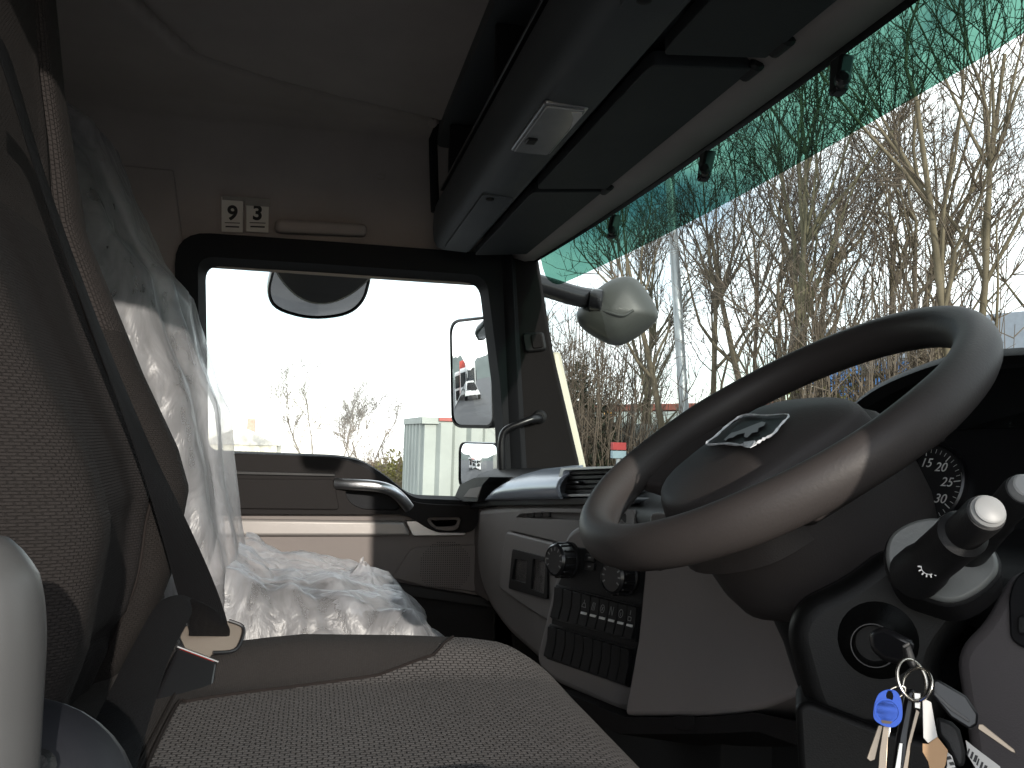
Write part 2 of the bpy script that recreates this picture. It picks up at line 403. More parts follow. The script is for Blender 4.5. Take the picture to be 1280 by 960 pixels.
lathe('handle_socket', plP.at(675, 521), plP.n, [(.02, 0), (.02, .008), (.014, .014)], m_black, cab)
# right-hand windscreen pillar lies beyond the frame; its trim
tube('pillar_trim', [(-.15, .86, -.2), (-.15, .78, .1), (-.16, .70, .58)], [.06, .055, .05], m_doorblk, cab, n=10)

# windscreen: curved in plan, raked
def ws(u, v, off=0.):
    x = -2.475 + u * 2.36
    k = 1 - ((x + 1.3) / 1.18) ** 2
    yt = .622 + .055 * k; yb = .765 + .19 * k
    zt = .522 + .012 * k; zb = -.12
    return Vector((x, yt + (yb - yt) * v - off * .95, zt + (zb - zt) * v - off * .2))
wsc = grid('windscreen', lambda u, v: ws(u, v), lin(0, 1, 40), lin(0, 1, 14), m_screen, cab)
def tint_pt(u, v):
    lo = .155 * min(1, .25 + math.sqrt(max(0, u)) * 3.2)
    return ws(.022 + u * .965, v * (.155 if u > .05 else .155 * (.35 + .65 * math.sqrt(max(0, 1 - ((.05 - u) / .05) ** 2)))), .004)
grid('tint_band', tint_pt, [0, .004, .01, .02, .03, .04, .05] + lin(.06, 1, 36), lin(0, 1, 5), m_tint, wsc)
grid('frit_band', lambda u, v: ws(u, -.012 + v * .03, .006), lin(0, 1, 40), [0, 1], m_gloss, wsc)
grid('edge_seal', lambda u, v: ws(-.006 + u * .012, v, .006), [0, 1], lin(0, 1, 12), m_gloss, wsc)
# header trim between visors and glass
def hdr(x, j):
    k = 1 - ((x + 1.3) / 1.18) ** 2
    q = [(.52, .575), (.545, .545), (.56, .522), (.59, .512), (.615 + .05 * k, .514 + .012 * k), (.626 + .055 * k, .525 + .012 * k), (.64 + .055 * k, .56)]
    return (x, q[j][0], q[j][1])
grid('header_trim', hdr, lin(-2.49, -.1, 50), list(range(7)), m_lining, cab, ang=60)
mesh('roof_front_panel', [(-2.55, .58, .90), (-.05, .58, .90), (-.05, .705, .57), (-2.55, .655, .57), (-2.55, .62, .57), (-.05, .62, .57)], [(0, 1, 2, 3), (3, 2, 5, 4)], m_body, cab, smooth=False)
# hooks for the roller blind along the top of the glass
for px, py, s in ((1048, 100, 1.0), (880, 212, 1.0), (765, 287, 1.0)):
    c = U(px, py, 'y', .655); h = empty('blind_hook', c)
    h.parent = cab; h.location = c - origin_of(cab)
    a = Vector((-.012, .0, .03)); 
    mesh('hook_arm', [c + Vector(q) for q in ((-.022, .0, .035), (.006, .0, .035), (.012, -.012, -.018), (-.006, -.012, -.022), (-.022, .022, .035), (.006, .022, .035), (.012, .008, -.018), (-.006, .008, -.022))],
         [(0, 1, 2, 3), (4, 7, 6, 5), (0, 4, 5, 1), (1, 5, 6, 2), (2, 6, 7, 3), (3, 7, 4, 0)], m_gloss, h, bevel=.004)
    lathe('hook_knob', c + Vector((.012, -.004, -.008)), (.9, -.3, .1), [(.008, -.002), (.010, .003), (.010, .012), (.006, .015)], m_gloss, h, n=16)
# cream outer corner panel seen through the edge of the glass, and cab flank in white
mesh('corner_deflector', [U(690, 440, 'x', -2.60), U(700, 440, 'x', -2.60), U(745, 640, 'x', -2.60), U(715, 640, 'x', -2.60),
                          U(690, 440, 'x', -2.66), U(700, 440, 'x', -2.66), U(745, 640, 'x', -2.66), U(715, 640, 'x', -2.66)],
     [(0, 1, 2, 3), (4, 7, 6, 5), (0, 4, 5, 1), (1, 5, 6, 2), (2, 6, 7, 3), (3, 7, 4, 0)], m_body, cab, bevel=.008)
PO = PX(-2.62)
plate('cab_flank', PO, [(-1.1, -1.6), (-.42, -1.6), (-.42, .9), (-1.1, .9)], m_body, cab, -.02, .03, bevel=.02)
box('load_body', (-1.3, -4.4, .1), (2.5, 6.2, 2.6), m_body, cab, bevel=.03)
# small fittings on the lining
vv = U(474, 218, 'x', -2.518)
pv = PX(-2.518)
ventp = plate('roof_vent', pv, rnd(pv.poly([(457, 209), (493, 210), (493, 228), (457, 227)]), .014), m_lining, cab, -.01, .012, bevel=.006)
lathe('vent_knob', pv.w(*pv.st(476, 219), .012), (1, 0, 0), [(.017, 0), (.017, .004), (.01, .008)], m_lining, ventp, n=18)
plate('grab_recess_cover', pv, rnd(pv.poly([(345, 275), (458, 282), (458, 297), (343, 292)]), .02), m_lining, cab, -.01, .03, bevel=.012, seg=3)
lathe('lining_clip', U(240, 33, 'z', .885), (0, 0, -1), [(.012, 0), (.012, .004), (.006, .006)], m_lining, cab, n=14)

# number stickers on the lining above the door
ps = PX(-2.512)
for k, (px0, px1, dig, lab) in enumerate(((277, 304, '9', 'paper sticker bearing the number nine above the passenger door, nearer the seat'), (308, 336, '3', 'paper sticker bearing the number three above the passenger door, nearer the windscreen'))):
    y0 = 246 + (5 if k else 0)
    st = plate('number_sticker', ps, ps.poly([(px0, y0), (px1, y0 + 1), (px1 - .5, 291), (px0, 289.5)]), m_paper, None, 0, .0015, bevel=0)
    tag(st, lab, 'sticker', 'number stickers')
    c = U((px0 + px1) / 2, 267, 'x', ps.x + .003)
    text('printed_number', dig, c, (0, 1, 0), (0, 0, 1), .056, m_ink, st, bold=.0018)
    for q in range(2):
        a0, a1 = (282.5, 284.2) if q == 0 else (278, 279)
        plate('printed_line', ps, ps.poly([(px0 + 5 - q, a0), (px1 - 5 + q, a0 + .6), (px1 - 5 + q, a1 + .6), (px0 + 5 - q, a1)]), m_ink, st, .0015, .0022, bevel=0)
tp = plate('clear_tape', ps, ps.poly([(278, 245), (338, 249), (338, 259), (308, 257), (305, 252), (278, 250)]), mat('tape_film', srgb(150, 148, 144), .25, vary=.1, vary_s=40), None, .003, .004, bevel=0)
tag(tp, 'strip of shiny sticky tape across the tops of the two number stickers', 'tape')

# ================================================================== passenger door
door = empty('passenger_door', (XD, .1, -1.0), 'closed passenger door with black upper panel, satin handle and beige trim strip', 'truck door')
win_o = rnd(PD.poly([(221, 292), (400, 304), (640, 322), (658, 640), (221, 636)]), [.09, 0, .03, .02, .02], 6)
win_i = rnd(PD.poly([(249, 323), (420, 334), (605, 347), (622, 480), (633, 626), (515, 622), (478, 592), (450, 575), (420, 570), (253, 564)]), [.045, 0, .045, 0, .02, .03, .05, .03, .05, .03], 6)
plate('window_frame', PD, win_o, m_rubber, door, -.05, .035, holes=[win_i], bottom=False, hole_h=-.03, bevel=.01, seg=3)
mesh('window_glass', [PD.w(-.42, -.35, -.03), PD.w(.66, -.35, -.03), PD.w(.60, .50, -.03), PD.w(-.42, .50, -.03)], [(0, 1, 2, 3)], m_glass, door, smooth=False)
PB = PX(XD + .03)
recess_a = rnd(PB.poly([(429, 611), (478, 613), (494, 622), (499, 637), (452, 636), (436, 628)]), .03, 5)
recess_b = rnd(PB.poly([(529, 646), (577, 645), (573, 662), (560, 664), (541, 661)]), .02, 5)
up = plate('upper_panel', PB, rnd(PB.poly([(225, 566), (300, 566.5), (420, 571), (452, 581), (482, 602), (512, 627), (545, 630), (600, 631), (592, 664), (540, 664), (506, 642), (225, 641)]), [.01, 0, .06, .05, .05, .05, .02, .02, .03, .03, .03, .01], 5),
           m_doorblk, door, -.05, .03, holes=[recess_a, recess_b], hole_h=-.02, bevel=.006, seg=3)
plate('inlay_pad', PB, rnd(PB.poly([(232, 597), (417, 598), (424, 636), (232, 634)]), .012), m_doorblk, up, .03, .037, bevel=.004)
plate('belt_ledge', PB, rnd(PB.poly([(225, 586), (418, 591), (419, 595), (225, 591)]), .004), m_black, up, .03, .036, bevel=.002)
hp = smooth_line([PB.w(*PB.st(419, 603), .035), PB.w(*PB.st(440, 604), .055), PB.w(*PB.st(465, 605.5), .062), PB.w(*PB.st(484, 610), .06), PB.w(*PB.st(497, 619), .052), PB.w(*PB.st(510, 634), .036)], 6)
tube('grab_handle', hp, .011, m_chrome, door, n=14, squash=1.4, ref=(1, 0, 0))
strip = plate('trim_strip', PB, PB.poly([(225, 647), (504, 651), (513, 667), (509, 669), (225, 669)]), m_strip, door, -.03, .022, bevel=.010, seg=3)
plate('opener_bezel', PB, rnd(PB.poly([(506, 650), (530, 650), (536, 660), (546, 664), (581, 664.5), (579, 668), (515, 668.5)]), .006), m_chrome, door, .0, .026, bevel=.005)
plate('opener_lever', PB, rnd(PB.poly([(536, 650), (573, 649), (570, 658), (545, 659)]), .01), m_gloss, door, -.018, .0, bevel=.004)
plate('lower_panel', PB, PB.poly([(225, 640), (640, 640), (640, 752), (600, 746), (530, 735), (465, 722), (225, 722)]), m_doorbrn, door, -.06, .0, bevel=.006)
spk = plate('speaker_grille', PB, rnd(PB.poly([(489, 722.5), (512, 687), (520, 683), (610, 680), (612, 742), (530, 732)]), .012), m_doorbrn, door, 0, .007, bevel=.004)
gc = Vector(PB.st(556, 708))
holes = []
hv, hf = [], []
for i in range(-12, 13):
    for j in range(-12, 13):
        if i * i + j * j > 140: continue
        c = PB.w(gc.x + i * .0062, gc.y + j * .0062, .0074); b0 = len(hv)
        hv += [c + Vector((0, .0016 * math.cos(a), .0016 * math.sin(a))) for a in (0, 1.05, 2.09, 3.14, 4.19, 5.24)]; hf.append(tuple(range(b0, b0 + 6)))
tag(mesh('grille_holes', hv, hf, m_black, spk, smooth=False), kind='stuff')
plate('lower_rail', PB, rnd(PB.poly([(462, 722), (530, 733), (640, 751), (640, 760), (525, 744), (470, 735)]), .004), m_black, door, -.03, .035, bevel=.006)
plate('door_pocket', PB, PB.poly([(225, 722), (462, 722), (530, 735), (640, 752), (645, 900), (225, 900)]), m_foot, door, -.06, -.005, bevel=.004)
plate('outer_skin', PX(-2.66), [(-.40, -1.6), (.75, -1.6), (.70, -.34), (.50, -.33), (.28, -.24), (-.40, -.20)], m_body, door, -.01, .08, bevel=.015)

# ================================================================== overhead console
con = empty('overhead_console', (-1.3, .36, .85), 'dark slate overhead console with storage slot and reading lamp running along the roof', 'console')
cp = [(.305, .87), (.300, .80), (.47, .80), (.47, .63), (.318, .63), (.306, .625), (.300, .61), (.298, .56), (.302, .525), (.312, .507), (.33, .500), (.395, .497), (.402, .502), (.404, .53), (.60, .60), (.60, .87)]
def con_pt(x, j):
    y, z = cp[j]
    if x < -2.33:                     # rounded end by the door
        t = (-2.33 - x) / .06; s = math.sqrt(max(0, 1 - t * t)); y = .36 + (y - .36) * (.55 + .45 * s) if y < .45 else y; z = .57 + (z - .57) * (.5 + .5 * s) if z < .57 else z
    return (x, y, z)
cx_ = [-2.39, -2.385, -2.375, -2.36, -2.345, -2.33] + lin(-2.2, -.2, 12)
v = [con_pt(x, j) for x in cx_ for j in range(len(cp))]; n = len(cp); f = []
for i in range(len(cx_) - 1):
    for j in range(n): f.append((i * n + j, i * n + (j + 1) % n, (i + 1) * n + (j + 1) % n, (i + 1) * n + j))
f += [tuple(range(n)), tuple((len(cx_) - 1) * n + j for j in range(n))]
mesh('console_body', v, f, m_slate, con, ang=40)
box('slot_divider', (-1.62, .39, .715), (.012, .15, .165), m_black, con)
box('slot_divider', (-2.20, .39, .715), (.02, .15, .165), m_black, con)
box('slot_liner', (-1.3, .462, .715), (2.1, .01, .16), m_rubber, con)
box('slot_edge', (-1.28, .306, .634), (1.9, .014, .006), m_gloss, con, bevel=.002)
class PZ:                                    # plate frame on z = const facing down: coordinates (x, y)
    def __init__(self, z): self.z = z
    def w(self, x, y, h=0.): return Vector((x, y, self.z - h))
    def st(self, px, py):
        p = U(px, py, 'z', self.z); return (p.x, p.y)
    def poly(self, pts): return [self.st(*q) for q in pts]
PC = PZ(.498)
lamp = plate('reading_lamp', PC, rnd([(-1.462, .318), (-1.235, .318), (-1.235, .388), (-1.462, .388)], .006), m_chrome, con, -.004, .0022, bevel=.0015)
plate('lamp_lens', PC, rnd([(-1.457, .322), (-1.24, .322), (-1.24, .384), (-1.457, .384)], .005), m_lens, lamp, .0022, .006, bevel=.003)
plate('lamp_switch', PC, rnd([(-1.40, .328), (-1.375, .328), (-1.375, .345), (-1.40, .345)], .002), m_gloss, lamp, .006, .010, bevel=.0015)
plate('lens_chip', PC, [(-1.243, .379), (-1.252, .383), (-1.33, .3835), (-1.30, .380), (-1.27, .374), (-1.247, .364)], m_white, lamp, .0061, .0068, bevel=0)
for x0, x1 in ((-2.30, -1.757), (-.932, -.5)):
    lid = plate('console_lid', PC, rnd([(x0, .325), (x1, .325), (x1, .392), (x0, .392)], .01), m_slate, con, -.003, .0025, bevel=.0015)
    xx = x1 - .02 if x0 < -2 else x0 + .03
    lathe('lid_catch', (xx, .345, .4955), (0, 0, -1), [(.009, 0), (.009, .003), (.005, .005)], m_black, lid, n=14)
tube('console_bracket', [(-2.33, .305, .84), (-2.335, .29, .80), (-2.335, .296, .70), (-2.33, .302, .60)], .012, m_rubber, con, n=8)
lathe('bracket_stud', (-2.325, .285, .845), (.6, -.7, -.3), [(.014, -.01), (.016, .0), (.010, .008)], m_lining, con, n=14)

# sun visors
def visor(x0, x1, lab, pin):
    r = empty('sun_visor', ((x0 + x1) / 2, .49, .52), lab, 'sun visor', 'sun visors along the header')
    def vp(s, t, h):
        y = .418 + t * .15; z = .505 + .014 * t - h
        return Vector((x0 + s * (x1 - x0), y, z))
    o = rnd([(0, 0), (1, 0), (1, 1), (0, 1)], [.06, .06, .02, .02], 6)
    vs = [vp(a, b, 0.010) for a, b in o] + [vp(a, b, -.012) for a, b in o]; m = len(o)
    mesh('visor_pad', vs, [tuple(range(m)), tuple(range(m, 2 * m))] + [(i, (i + 1) % m, m + (i + 1) % m, m + i) for i in range(m)], m_visor, r, bevel=.008, seg=3)
    lathe('visor_pin', (pin, .572, .516), (1, 0, 0), [(.006, -.022), (.011, -.018), (.011, .018), (.006, .022)], m_black, r, n=14)
    box('visor_bracket', (pin, .582, .528), (.03, .03, .02), m_black, r)
visor(-2.36, -1.70, 'dark sun visor folded up nearest the passenger door', -1.69)
visor(-1.675, -1.065, 'dark sun visor folded up beside the reading lamp, in the middle of the header', -1.08)
visor(-1.03, -.32, 'dark sun visor folded up above the steering wheel, cut by the picture top', -1.0)

# ================================================================== dashboard
dash = empty('dashboard', (-1.3, .6, -.5), 'taupe lorry dashboard with silver trim, air vents and switch panel', 'dashboard')
D1 = Plane((-2.42, .46, -.2), (.10, -.67, 0))            # passenger side fascia
D1n = D1.n
# top pad running the whole width
def top_pt(x, j):
    k = 1 - ((x + 1.3) / 1.18) ** 2
    yf = interp(x, [-2.47, -2.42, -1.7, -1.2, -.2], [.46, .475, .575, .60, .60])
    q = [(yf + .006, -.165), (yf + .0, -.14), (yf + .012, -.115), (yf + .06, -.098), (.70 + .12 * k, -.088), (.78 + .20 * k, -.105), (.80 + .20 * k, -.30)]
    return (x, q[j][0], q[j][1])
grid('top_pad', top_pt, lin(-2.485, -.13, 40), list(range(7)), m_black, dash, ang=70)
fas = plate('fascia', D1, rnd(D1.poly([(598, 634), (640, 629), (790, 627), (800, 760), (720, 870), (660, 815), (632, 790), (606, 752), (593, 700)]), [.02, 0, 0, 0, 0, .05, .08, .08, .06], 6), m_grey, dash, -.2, 0, bevel=.022, seg=4)
plate('under_strip', D1, rnd(D1.poly([(590, 628), (612, 624), (800, 622), (800, 630), (612, 632), (592, 636)]), .004), m_gloss, dash, -.1, .012, bevel=.005)
# silver trim: bowed forward at its lower edge
def sil(u, t):
    px = 614 + u * 100; top = interp(px, [614, 622, 640, 665, 700, 716], [621, 607, 595, 588, 584, 583]); bot = 624.5 - 2 * u
    py = top + (bot - top) * t
    return D1.at(px, py) + D1n * (.012 + .022 * math.sin(math.pi * (.12 + .8 * t)) * min(1, u * 5 + .2)) - D1n * .05 * (1 - t) ** 2
grid('silver_trim', sil, lin(0, 1, 24), lin(0, 1, 10), m_silver, dash, solid=.004)
# corner cap by the door
cap = plate('corner_cap', D1, rnd(D1.poly([(578, 627), (587, 606), (606, 597), (626, 596), (616, 606), (610, 627)]), .012), m_black, dash, -.05, .03, bevel=.008, seg=3)
plate('cap_inlay', D1, rnd(D1.poly([(593, 621), (601, 611), (616, 608), (611, 622)]), .004), m_grey, cap, .03, .033, bevel=.002)
plate('end_panel', D1, rnd(D1.poly([(574, 668), (583, 636), (596, 633), (600, 640), (594, 700), (606, 752), (590, 742)]), .01), m_doorbrn, dash, -.12, -.012, bevel=.006)
# vent with slats
ven = plate('air_vent', D1, rnd(D1.poly([(709, 585), (790, 582), (785, 620), (701, 621)]), .008), m_chrome, dash, -.02, .016, holes=[rnd(D1.poly([(713, 588), (788, 585), (783, 617), (706, 618)]), .006)], hole_h=-.06, bevel=.003)
ven.data.materials.append(m_rubber)
for k in range(5):
    t = (k + .6) / 5.2
    a, b = D1.at(713 - 7 * t + 1, 588 + 30 * t), D1.at(788 - 5 * t, 585 + 32 * t)
    u_ = Vector((0, 0, .0035)); n_ = D1n * .004; d_ = -D1n * .02 + Vector((0, 0, -.006))
    mesh('vent_slat', [a - u_ + n_, b - u_ + n_, b + u_ + n_, a + u_ + n_, a - u_ + d_, b - u_ + d_, b + u_ + d_, a + u_ + d_],
         [(0, 1, 2, 3), (4, 7, 6, 5), (0, 4, 5, 1), (1, 5, 6, 2), (2, 6, 7, 3), (3, 7, 4, 0)], m_black, ven, bevel=.001)
mesh('vent_backing', [D1.at(708, 588) - D1n * .05, D1.at(788, 585) - D1n * .05, D1.at(783, 617) - D1n * .05, D1.at(702, 618) - D1n * .05], [(0, 1, 2, 3)], m_rubber, ven)
box('vent_tab', D1.at(728, 603) + D1n * .008, (.03, .012, .006), m_gloss, ven)
# tray with two rocker switches, glove box, latch panel
plate('tray_surround', D1, rnd(D1.poly([(637, 661), (642, 646), (652, 639), (668, 635), (800, 637), (800, 690), (722, 681)]), .012), m_grey, dash, 0, .012,
      holes=[rnd(D1.poly([(650, 647), (656, 642), (690, 640), (790, 642), (790, 654), (720, 650)]), .006)], hole_h=-.02, bevel=.004)
for px in (661, 671, 681):
    plate('tray_switch', D1, rnd(D1.poly([(px, 641), (px + 8, 640.5), (px + 8, 646.5), (px, 646)]), .002), m_gloss, dash, -.02, .006, bevel=.002)
glove = plate('glovebox_lid', D1, rnd(D1.poly([(639, 664), (722, 684), (760, 700), (740, 790), (692, 777), (660, 757), (629, 735), (632, 700)]), [.01, .01, 0, 0, .02, .02, .02, .02]), m_grey, dash, 0, .014, bevel=.006, seg=3)
lat = plate('latch_panel', D1, rnd(D1.poly([(650, 686), (694, 697), (694, 749), (645, 735)]), .008), m_black, glove, .014, .02,
            holes=[rnd(D1.poly([(653, 698), (669, 701), (667, 729), (649, 724)]), .006), rnd(D1.poly([(676, 698), (692, 702), (690, 742), (673, 736)]), .006)], hole_h=-.015, bevel=.002)
mesh('latch_scoop', [D1.at(650, 724) + D1n * .012, D1.at(666, 728) + D1n * .012, D1.at(668, 713) - D1n * .01, D1.at(654, 712) - D1n * .01], [(0, 1, 2, 3)], m_silver, lat)
lathe('key_lock', D1.at(684, 723), D1n, [(.014, -.01), (.014, .008), (.010, .012)], m_chrome, lat, n=18)
lathe('lock_core', D1.at(684, 723), D1n, [(.009, .010), (.009, .014)], m_black, lat, n=16)

# centre stack, turned towards the driver
D2 = Plane((-1.462, .42, -.26), (.075, -.19, .012))
stk = plate('centre_stack', D2, rnd(D2.poly([(706, 668), (722, 656), (820, 660), (828, 700), (807, 892), (770, 888), (690, 852), (667, 829)]), [.02, .02, .01, .01, .01, .01, .03, .03]), m_grey, dash, -.30, 0, bevel=.012, seg=3)
pan = plate('switch_panel', D2, rnd(D2.poly([(722, 684), (818, 692), (797, 862), (684, 823), (699, 730)]), .006), m_black, stk, 0, .004, bevel=.002)
def kn(px, py, r):
    c = D2.at(px, py)
    k = lathe('heater_knob', c, D2.n, [(r * 1.08, .003), (r * 1.1, .010), (r, .012), (r * .96, .034), (r * .84, .038), (r * .80, .036)], m_gloss, pan, n=32)
    for i in range(9):
        a = math.radians(-120 + i * 30)
        d = D2.s * math.sin(a) + D2.t * math.cos(a); q = c + d * r * .66 + D2.n * .0365
        e = D2.n.cross(d) * .0012; g = d * .003
        mesh('knob_mark', [q - e - g, q + e - g, q + e + g, q - e + g], [(0, 1, 2, 3)], m_btn, k, smooth=False)
    for i in range(14):
        a = 2 * math.pi * i / 14; d = D2.s * math.sin(a) + D2.t * math.cos(a)
        box('knob_rib', c + d * r * .99 + D2.n * .022, (.004, .004, .02), m_gloss, k, rot=D2.n.to_track_quat('Z', 'Y').to_matrix(), bevel=.001)
kn(714, 700, .028); kn(786, 720, .028)
for i, (px, py) in enumerate(((741, 697), (741, 708))):
    plate('small_button', D2, rnd(D2.poly([(px - 5, py - 5), (px + 6, py - 4), (px + 5, py + 5), (px - 6, py + 4)]), .002), m_gloss, pan, .004, .008, bevel=.001)
    plate('button_lamp', D2, D2.poly([(px - 1, py - 1), (px + 2, py - .7), (px + 2, py + .8), (px - 1, py + .6)]), m_btn, pan, .008, .0086, bevel=0)
def bil(q, u, v_):
    (ax, ay), (bx, by), (cx2, cy2), (dx, dy) = q
    return (ax + (bx - ax) * u + (dx - ax) * v_ + (ax - bx + cx2 - dx) * u * v_, ay + (by - ay) * u + (dy - ay) * v_ + (ay - by + cy2 - dy) * u * v_)
rows = ([(700, 733), (804, 759), (797, 799), (694, 771)], [(692, 782), (795, 812), (789, 856), (686, 819)])
for r_, q in enumerate(rows):
    plate('switch_bezel', D2, rnd(D2.poly([bil(q, -.02, -.06), bil(q, 1.02, -.06), bil(q, 1.02, 1.06), bil(q, -.02, 1.06)]), .003), m_gloss, pan, .004, .0065, bevel=.001)
    for k in range(9):
        u0, u1 = (k + .06) / 9, (k + .94) / 9
        pts = [bil(q, u0, 0), bil(q, u1, 0), bil(q, u1, 1), bil(q, u0, 1)]
        P_ = [D2.st(*p) for p in pts]
        mid = lambda a, b: ((a[0] + b[0]) / 2, (a[1] + b[1]) / 2)
        ml, mr = mid(P_[0], P_[3]), mid(P_[1], P_[2])
        v = [D2.w(*P_[0], .014), D2.w(*P_[1], .014), D2.w(*mr, .0105), D2.w(*P_[2], .013), D2.w(*P_[3], .013), D2.w(*ml, .0105)] + [D2.w(*p, .004) for p in (P_[0], P_[1], mr, P_[2], P_[3], ml)]
        sw = mesh('rocker_switch', v, [(0, 1, 2, 5), (5, 2, 3, 4)] + [(i, (i + 1) % 6, 6 + (i + 1) % 6, 6 + i) for i in range(6)], m_black, pan, bevel=.0008, ang=25)
        if r_ == 0 and k >= 3:
            plate('switch_bar', D2, D2.poly([bil(q, u0 + .02, .56), bil(q, u1 - .015, .56), bil(q, u1 - .015, .63), bil(q, u0 + .02, .63)]), m_white, sw, .0105, .0135, bevel=0)
            uc = (u0 + u1) / 2; w_ = .030
            def mk(*segs):
                vv, ff = [], []
                for (x0, y0, x1, y1) in segs:
                    a, b = D2.at(*bil(q, uc + x0 * w_, .30 - y0 * .16)) + D2.n * .0142, D2.at(*bil(q, uc + x1 * w_, .30 - y1 * .16)) + D2.n * .0142
                    t_ = (b - a).normalized(); e = D2.n.cross(t_) * .00055; i0 = len(vv)
                    vv += [a - e, b - e, b + e, a + e]; ff.append((i0, i0 + 1, i0 + 2, i0 + 3))
                mesh('switch_symbol', vv, ff, m_btn, sw, smooth=False)
            ring = [(math.cos(a), math.sin(a)) for a in [i * math.pi / 5 for i in range(11)]]
            circ = [(ring[i][0] * .8, ring[i][1] * .8, ring[i + 1][0] * .8, ring[i + 1][1] * .8) for i in range(10)]
            sym = {3: [(-.8, -.6, .8, -.6), (-.8, -.6, -.3, .2), (-.3, .2, .4, .2), (.4, .2, .8, -.6), (0, .2, 0, .9)],
                   4: [(-.6, -.8, -.2, .8), (0, -.8, .2, .8), (.5, -.8, .7, .8)],
                   5: circ + [(-.4, -.4, .4, .4), (-.4, .4, .4, -.4)],
                   6: [(-.8, -.8, -.5, .9), (-.5, .9, .4, -.8), (.4, -.8, .6, .9)],
                   7: circ + [(0, .2, 0, -.5)],
                   8: [(0, .2, 0, 1.1), (-.6, -.2, .6, -.2), (-.6, -.9, .6, -.9), (-.6, -.2, -.6, -.9), (.6, -.2, .6, -.9)]}[k]
            mk(*sym)
# knee panel and lower ledge
D3 = Plane((-1.22, .475, -.3), (.30, -.9, .25))
plate('knee_panel', D3, rnd(D3.poly([(812, 640), (985, 640), (985, 720), (1003, 866), (946, 888), (882, 894), (780, 894), (797, 800)]), [.01, .01, .02, .02, .03, .02, .01, .01]), m_knee, dash, -.2, 0, bevel=.012, seg=3)
led = plate('lower_ledge', D3, rnd(D3.poly([(690, 858), (782, 897), (880, 897), (947, 891), (1010, 905), (1020, 940), (950, 915), (880, 918), (775, 918), (700, 880)]), .006), m_doorblk, dash, -.15, .004, bevel=.005)
plate('ledge_clip', D3, rnd(D3.poly([(846, 896), (873, 896), (872, 909), (866, 914), (852, 914), (847, 909)]), .004), m_doorblk, led, .004, .007, bevel=.002)
box('footwell', (-1.15, .72, -.75), (2.4, .1, .8), m_foot, dash)
box('heater_box', (-1.55, .68, -.55), (.75, .18, .5), m_foot, dash)

# instrument binnacle
bn = smooth_line([(-1.16, -.06), (-1.07, .035), (-.985, .075), (-.869, .099), (-.797, .104), (-.70, .10), (-.6, .085), (-.5, .03), (-.44, -.06)], 5)
def hood(i, j):
    x, z = bn[i]
    y0 = .72 - .035 * (1 - ((x + .8) / .36) ** 2)
    q = [(y0 + .015, z - .016), (y0, z - .008), (y0 + .006, z), (y0 + .06, z + .002), (y0 + .16, z - .02), (y0 + .22, z - .09)]
    return (x, q[j][0], q[j][1])
grid('binnacle_hood', hood, list(range(len(bn))), list(range(6)), m_black, dash, ang=60)
grid('binnacle_lining', lambda i, j: (bn[i][0] * (1 - .02 * j) - .8 * .02 * j, .735 + j * .03, bn[i][1] - .016 - j * .012), list(range(len(bn))), [0, 1, 2, 3], m_rubber, dash)
PG = Plane((-.80, .80, -.06), (.25, -.93, .28))
plate('instrument_panel', PG, rnd([(-.27, -.16), (.34, -.16), (.34, .105), (-.27, .085)], .03), m_gloss, dash, -.02, 0, bevel=.004)
gc = PG.st(1159, 607); GR = (PG.at(1197, 599) - PG.at(1159, 607)).length
gau = lathe('rev_counter', PG.at(1159, 607), PG.n, [(GR * 1.36, 0), (GR * 1.38, .010), (GR * 1.32, .012), (GR * 1.27, .003), (GR * 1.26, .002)], m_gloss, dash, n=48)
lathe('gauge_dial', PG.at(1159, 607), PG.n, [(GR * 1.25, .001), (GR * 1.25, .003)], m_gface, gau, n=40)
def tick(a, r0, r1, w_):
    d = PG.s * math.sin(a) + PG.t * math.cos(a); e = PG.n.cross(d) * w_; c = PG.at(1159, 607) + PG.n * .0036
    mesh('gauge_tick', [c + d * r0 - e, c + d * r1 - e, c + d * r1 + e, c + d * r0 + e], [(0, 1, 2, 3)], m_white, gau, smooth=False)
for i in range(5, 34):
    a = math.radians(-10 + (i - 15) * 9)
    if i % 5 == 0:
        tick(a, GR * .93, GR * 1.15, .0007)
        d = PG.s * math.sin(a) + PG.t * math.cos(a)
        text('gauge_number', str(i), PG.at(1159, 607) + d * GR * .70 + PG.n * .0036, PG.s, PG.t, .0165, m_white, gau, italic=.2)
    else: tick(a, GR * 1.02, GR * 1.15, .00035)
v, f = tube_data([PG.at(1159, 607) + (PG.s * math.sin(a) + PG.t * math.cos(a)) * GR * 1.27 + PG.n * .006 for a in lin(math.radians(70), math.radians(160), 24)], .0018, 6)
mesh('gauge_rim_light', v, f, m_white, gau)

# ================================================================== steering wheel and column
WC = Vector((-.841, .475, .012)); tl = math.radians(33.9)
WN = Vector((0, -math.sin(tl), math.cos(tl))); WA = Vector((1, 0, 0)); WB = WN.cross(WA)      # a: right, b: towards 12 o'clock
def wp(a, b, h=0.): return WC + WA * a + WB * b + WN * h
whl = empty('steering_wheel', WC, 'large dark grey lorry steering wheel with film-covered badge on its hub', 'steering wheel')
RR = .213
def rim(i, j):
    a = 2 * math.pi * i / 96; t = 2 * math.pi * j / 20
    ang = (math.degrees(a)) % 360
    bump = sum(math.exp(-((ang - c + 180) % 360 - 180) ** 2 / 90) for c in (8, 172, 322, 218))
    r1 = .0200 + .0012 * bump; r2 = .0232 + .0008 * bump
    R = RR + r1 * math.cos(t)
    return wp(R * math.cos(a), R * math.sin(a), r2 * math.sin(t))
grid('wheel_rim', rim, list(range(96)), list(range(20)), m_rim, whl, closed_u=True, closed_v=True)
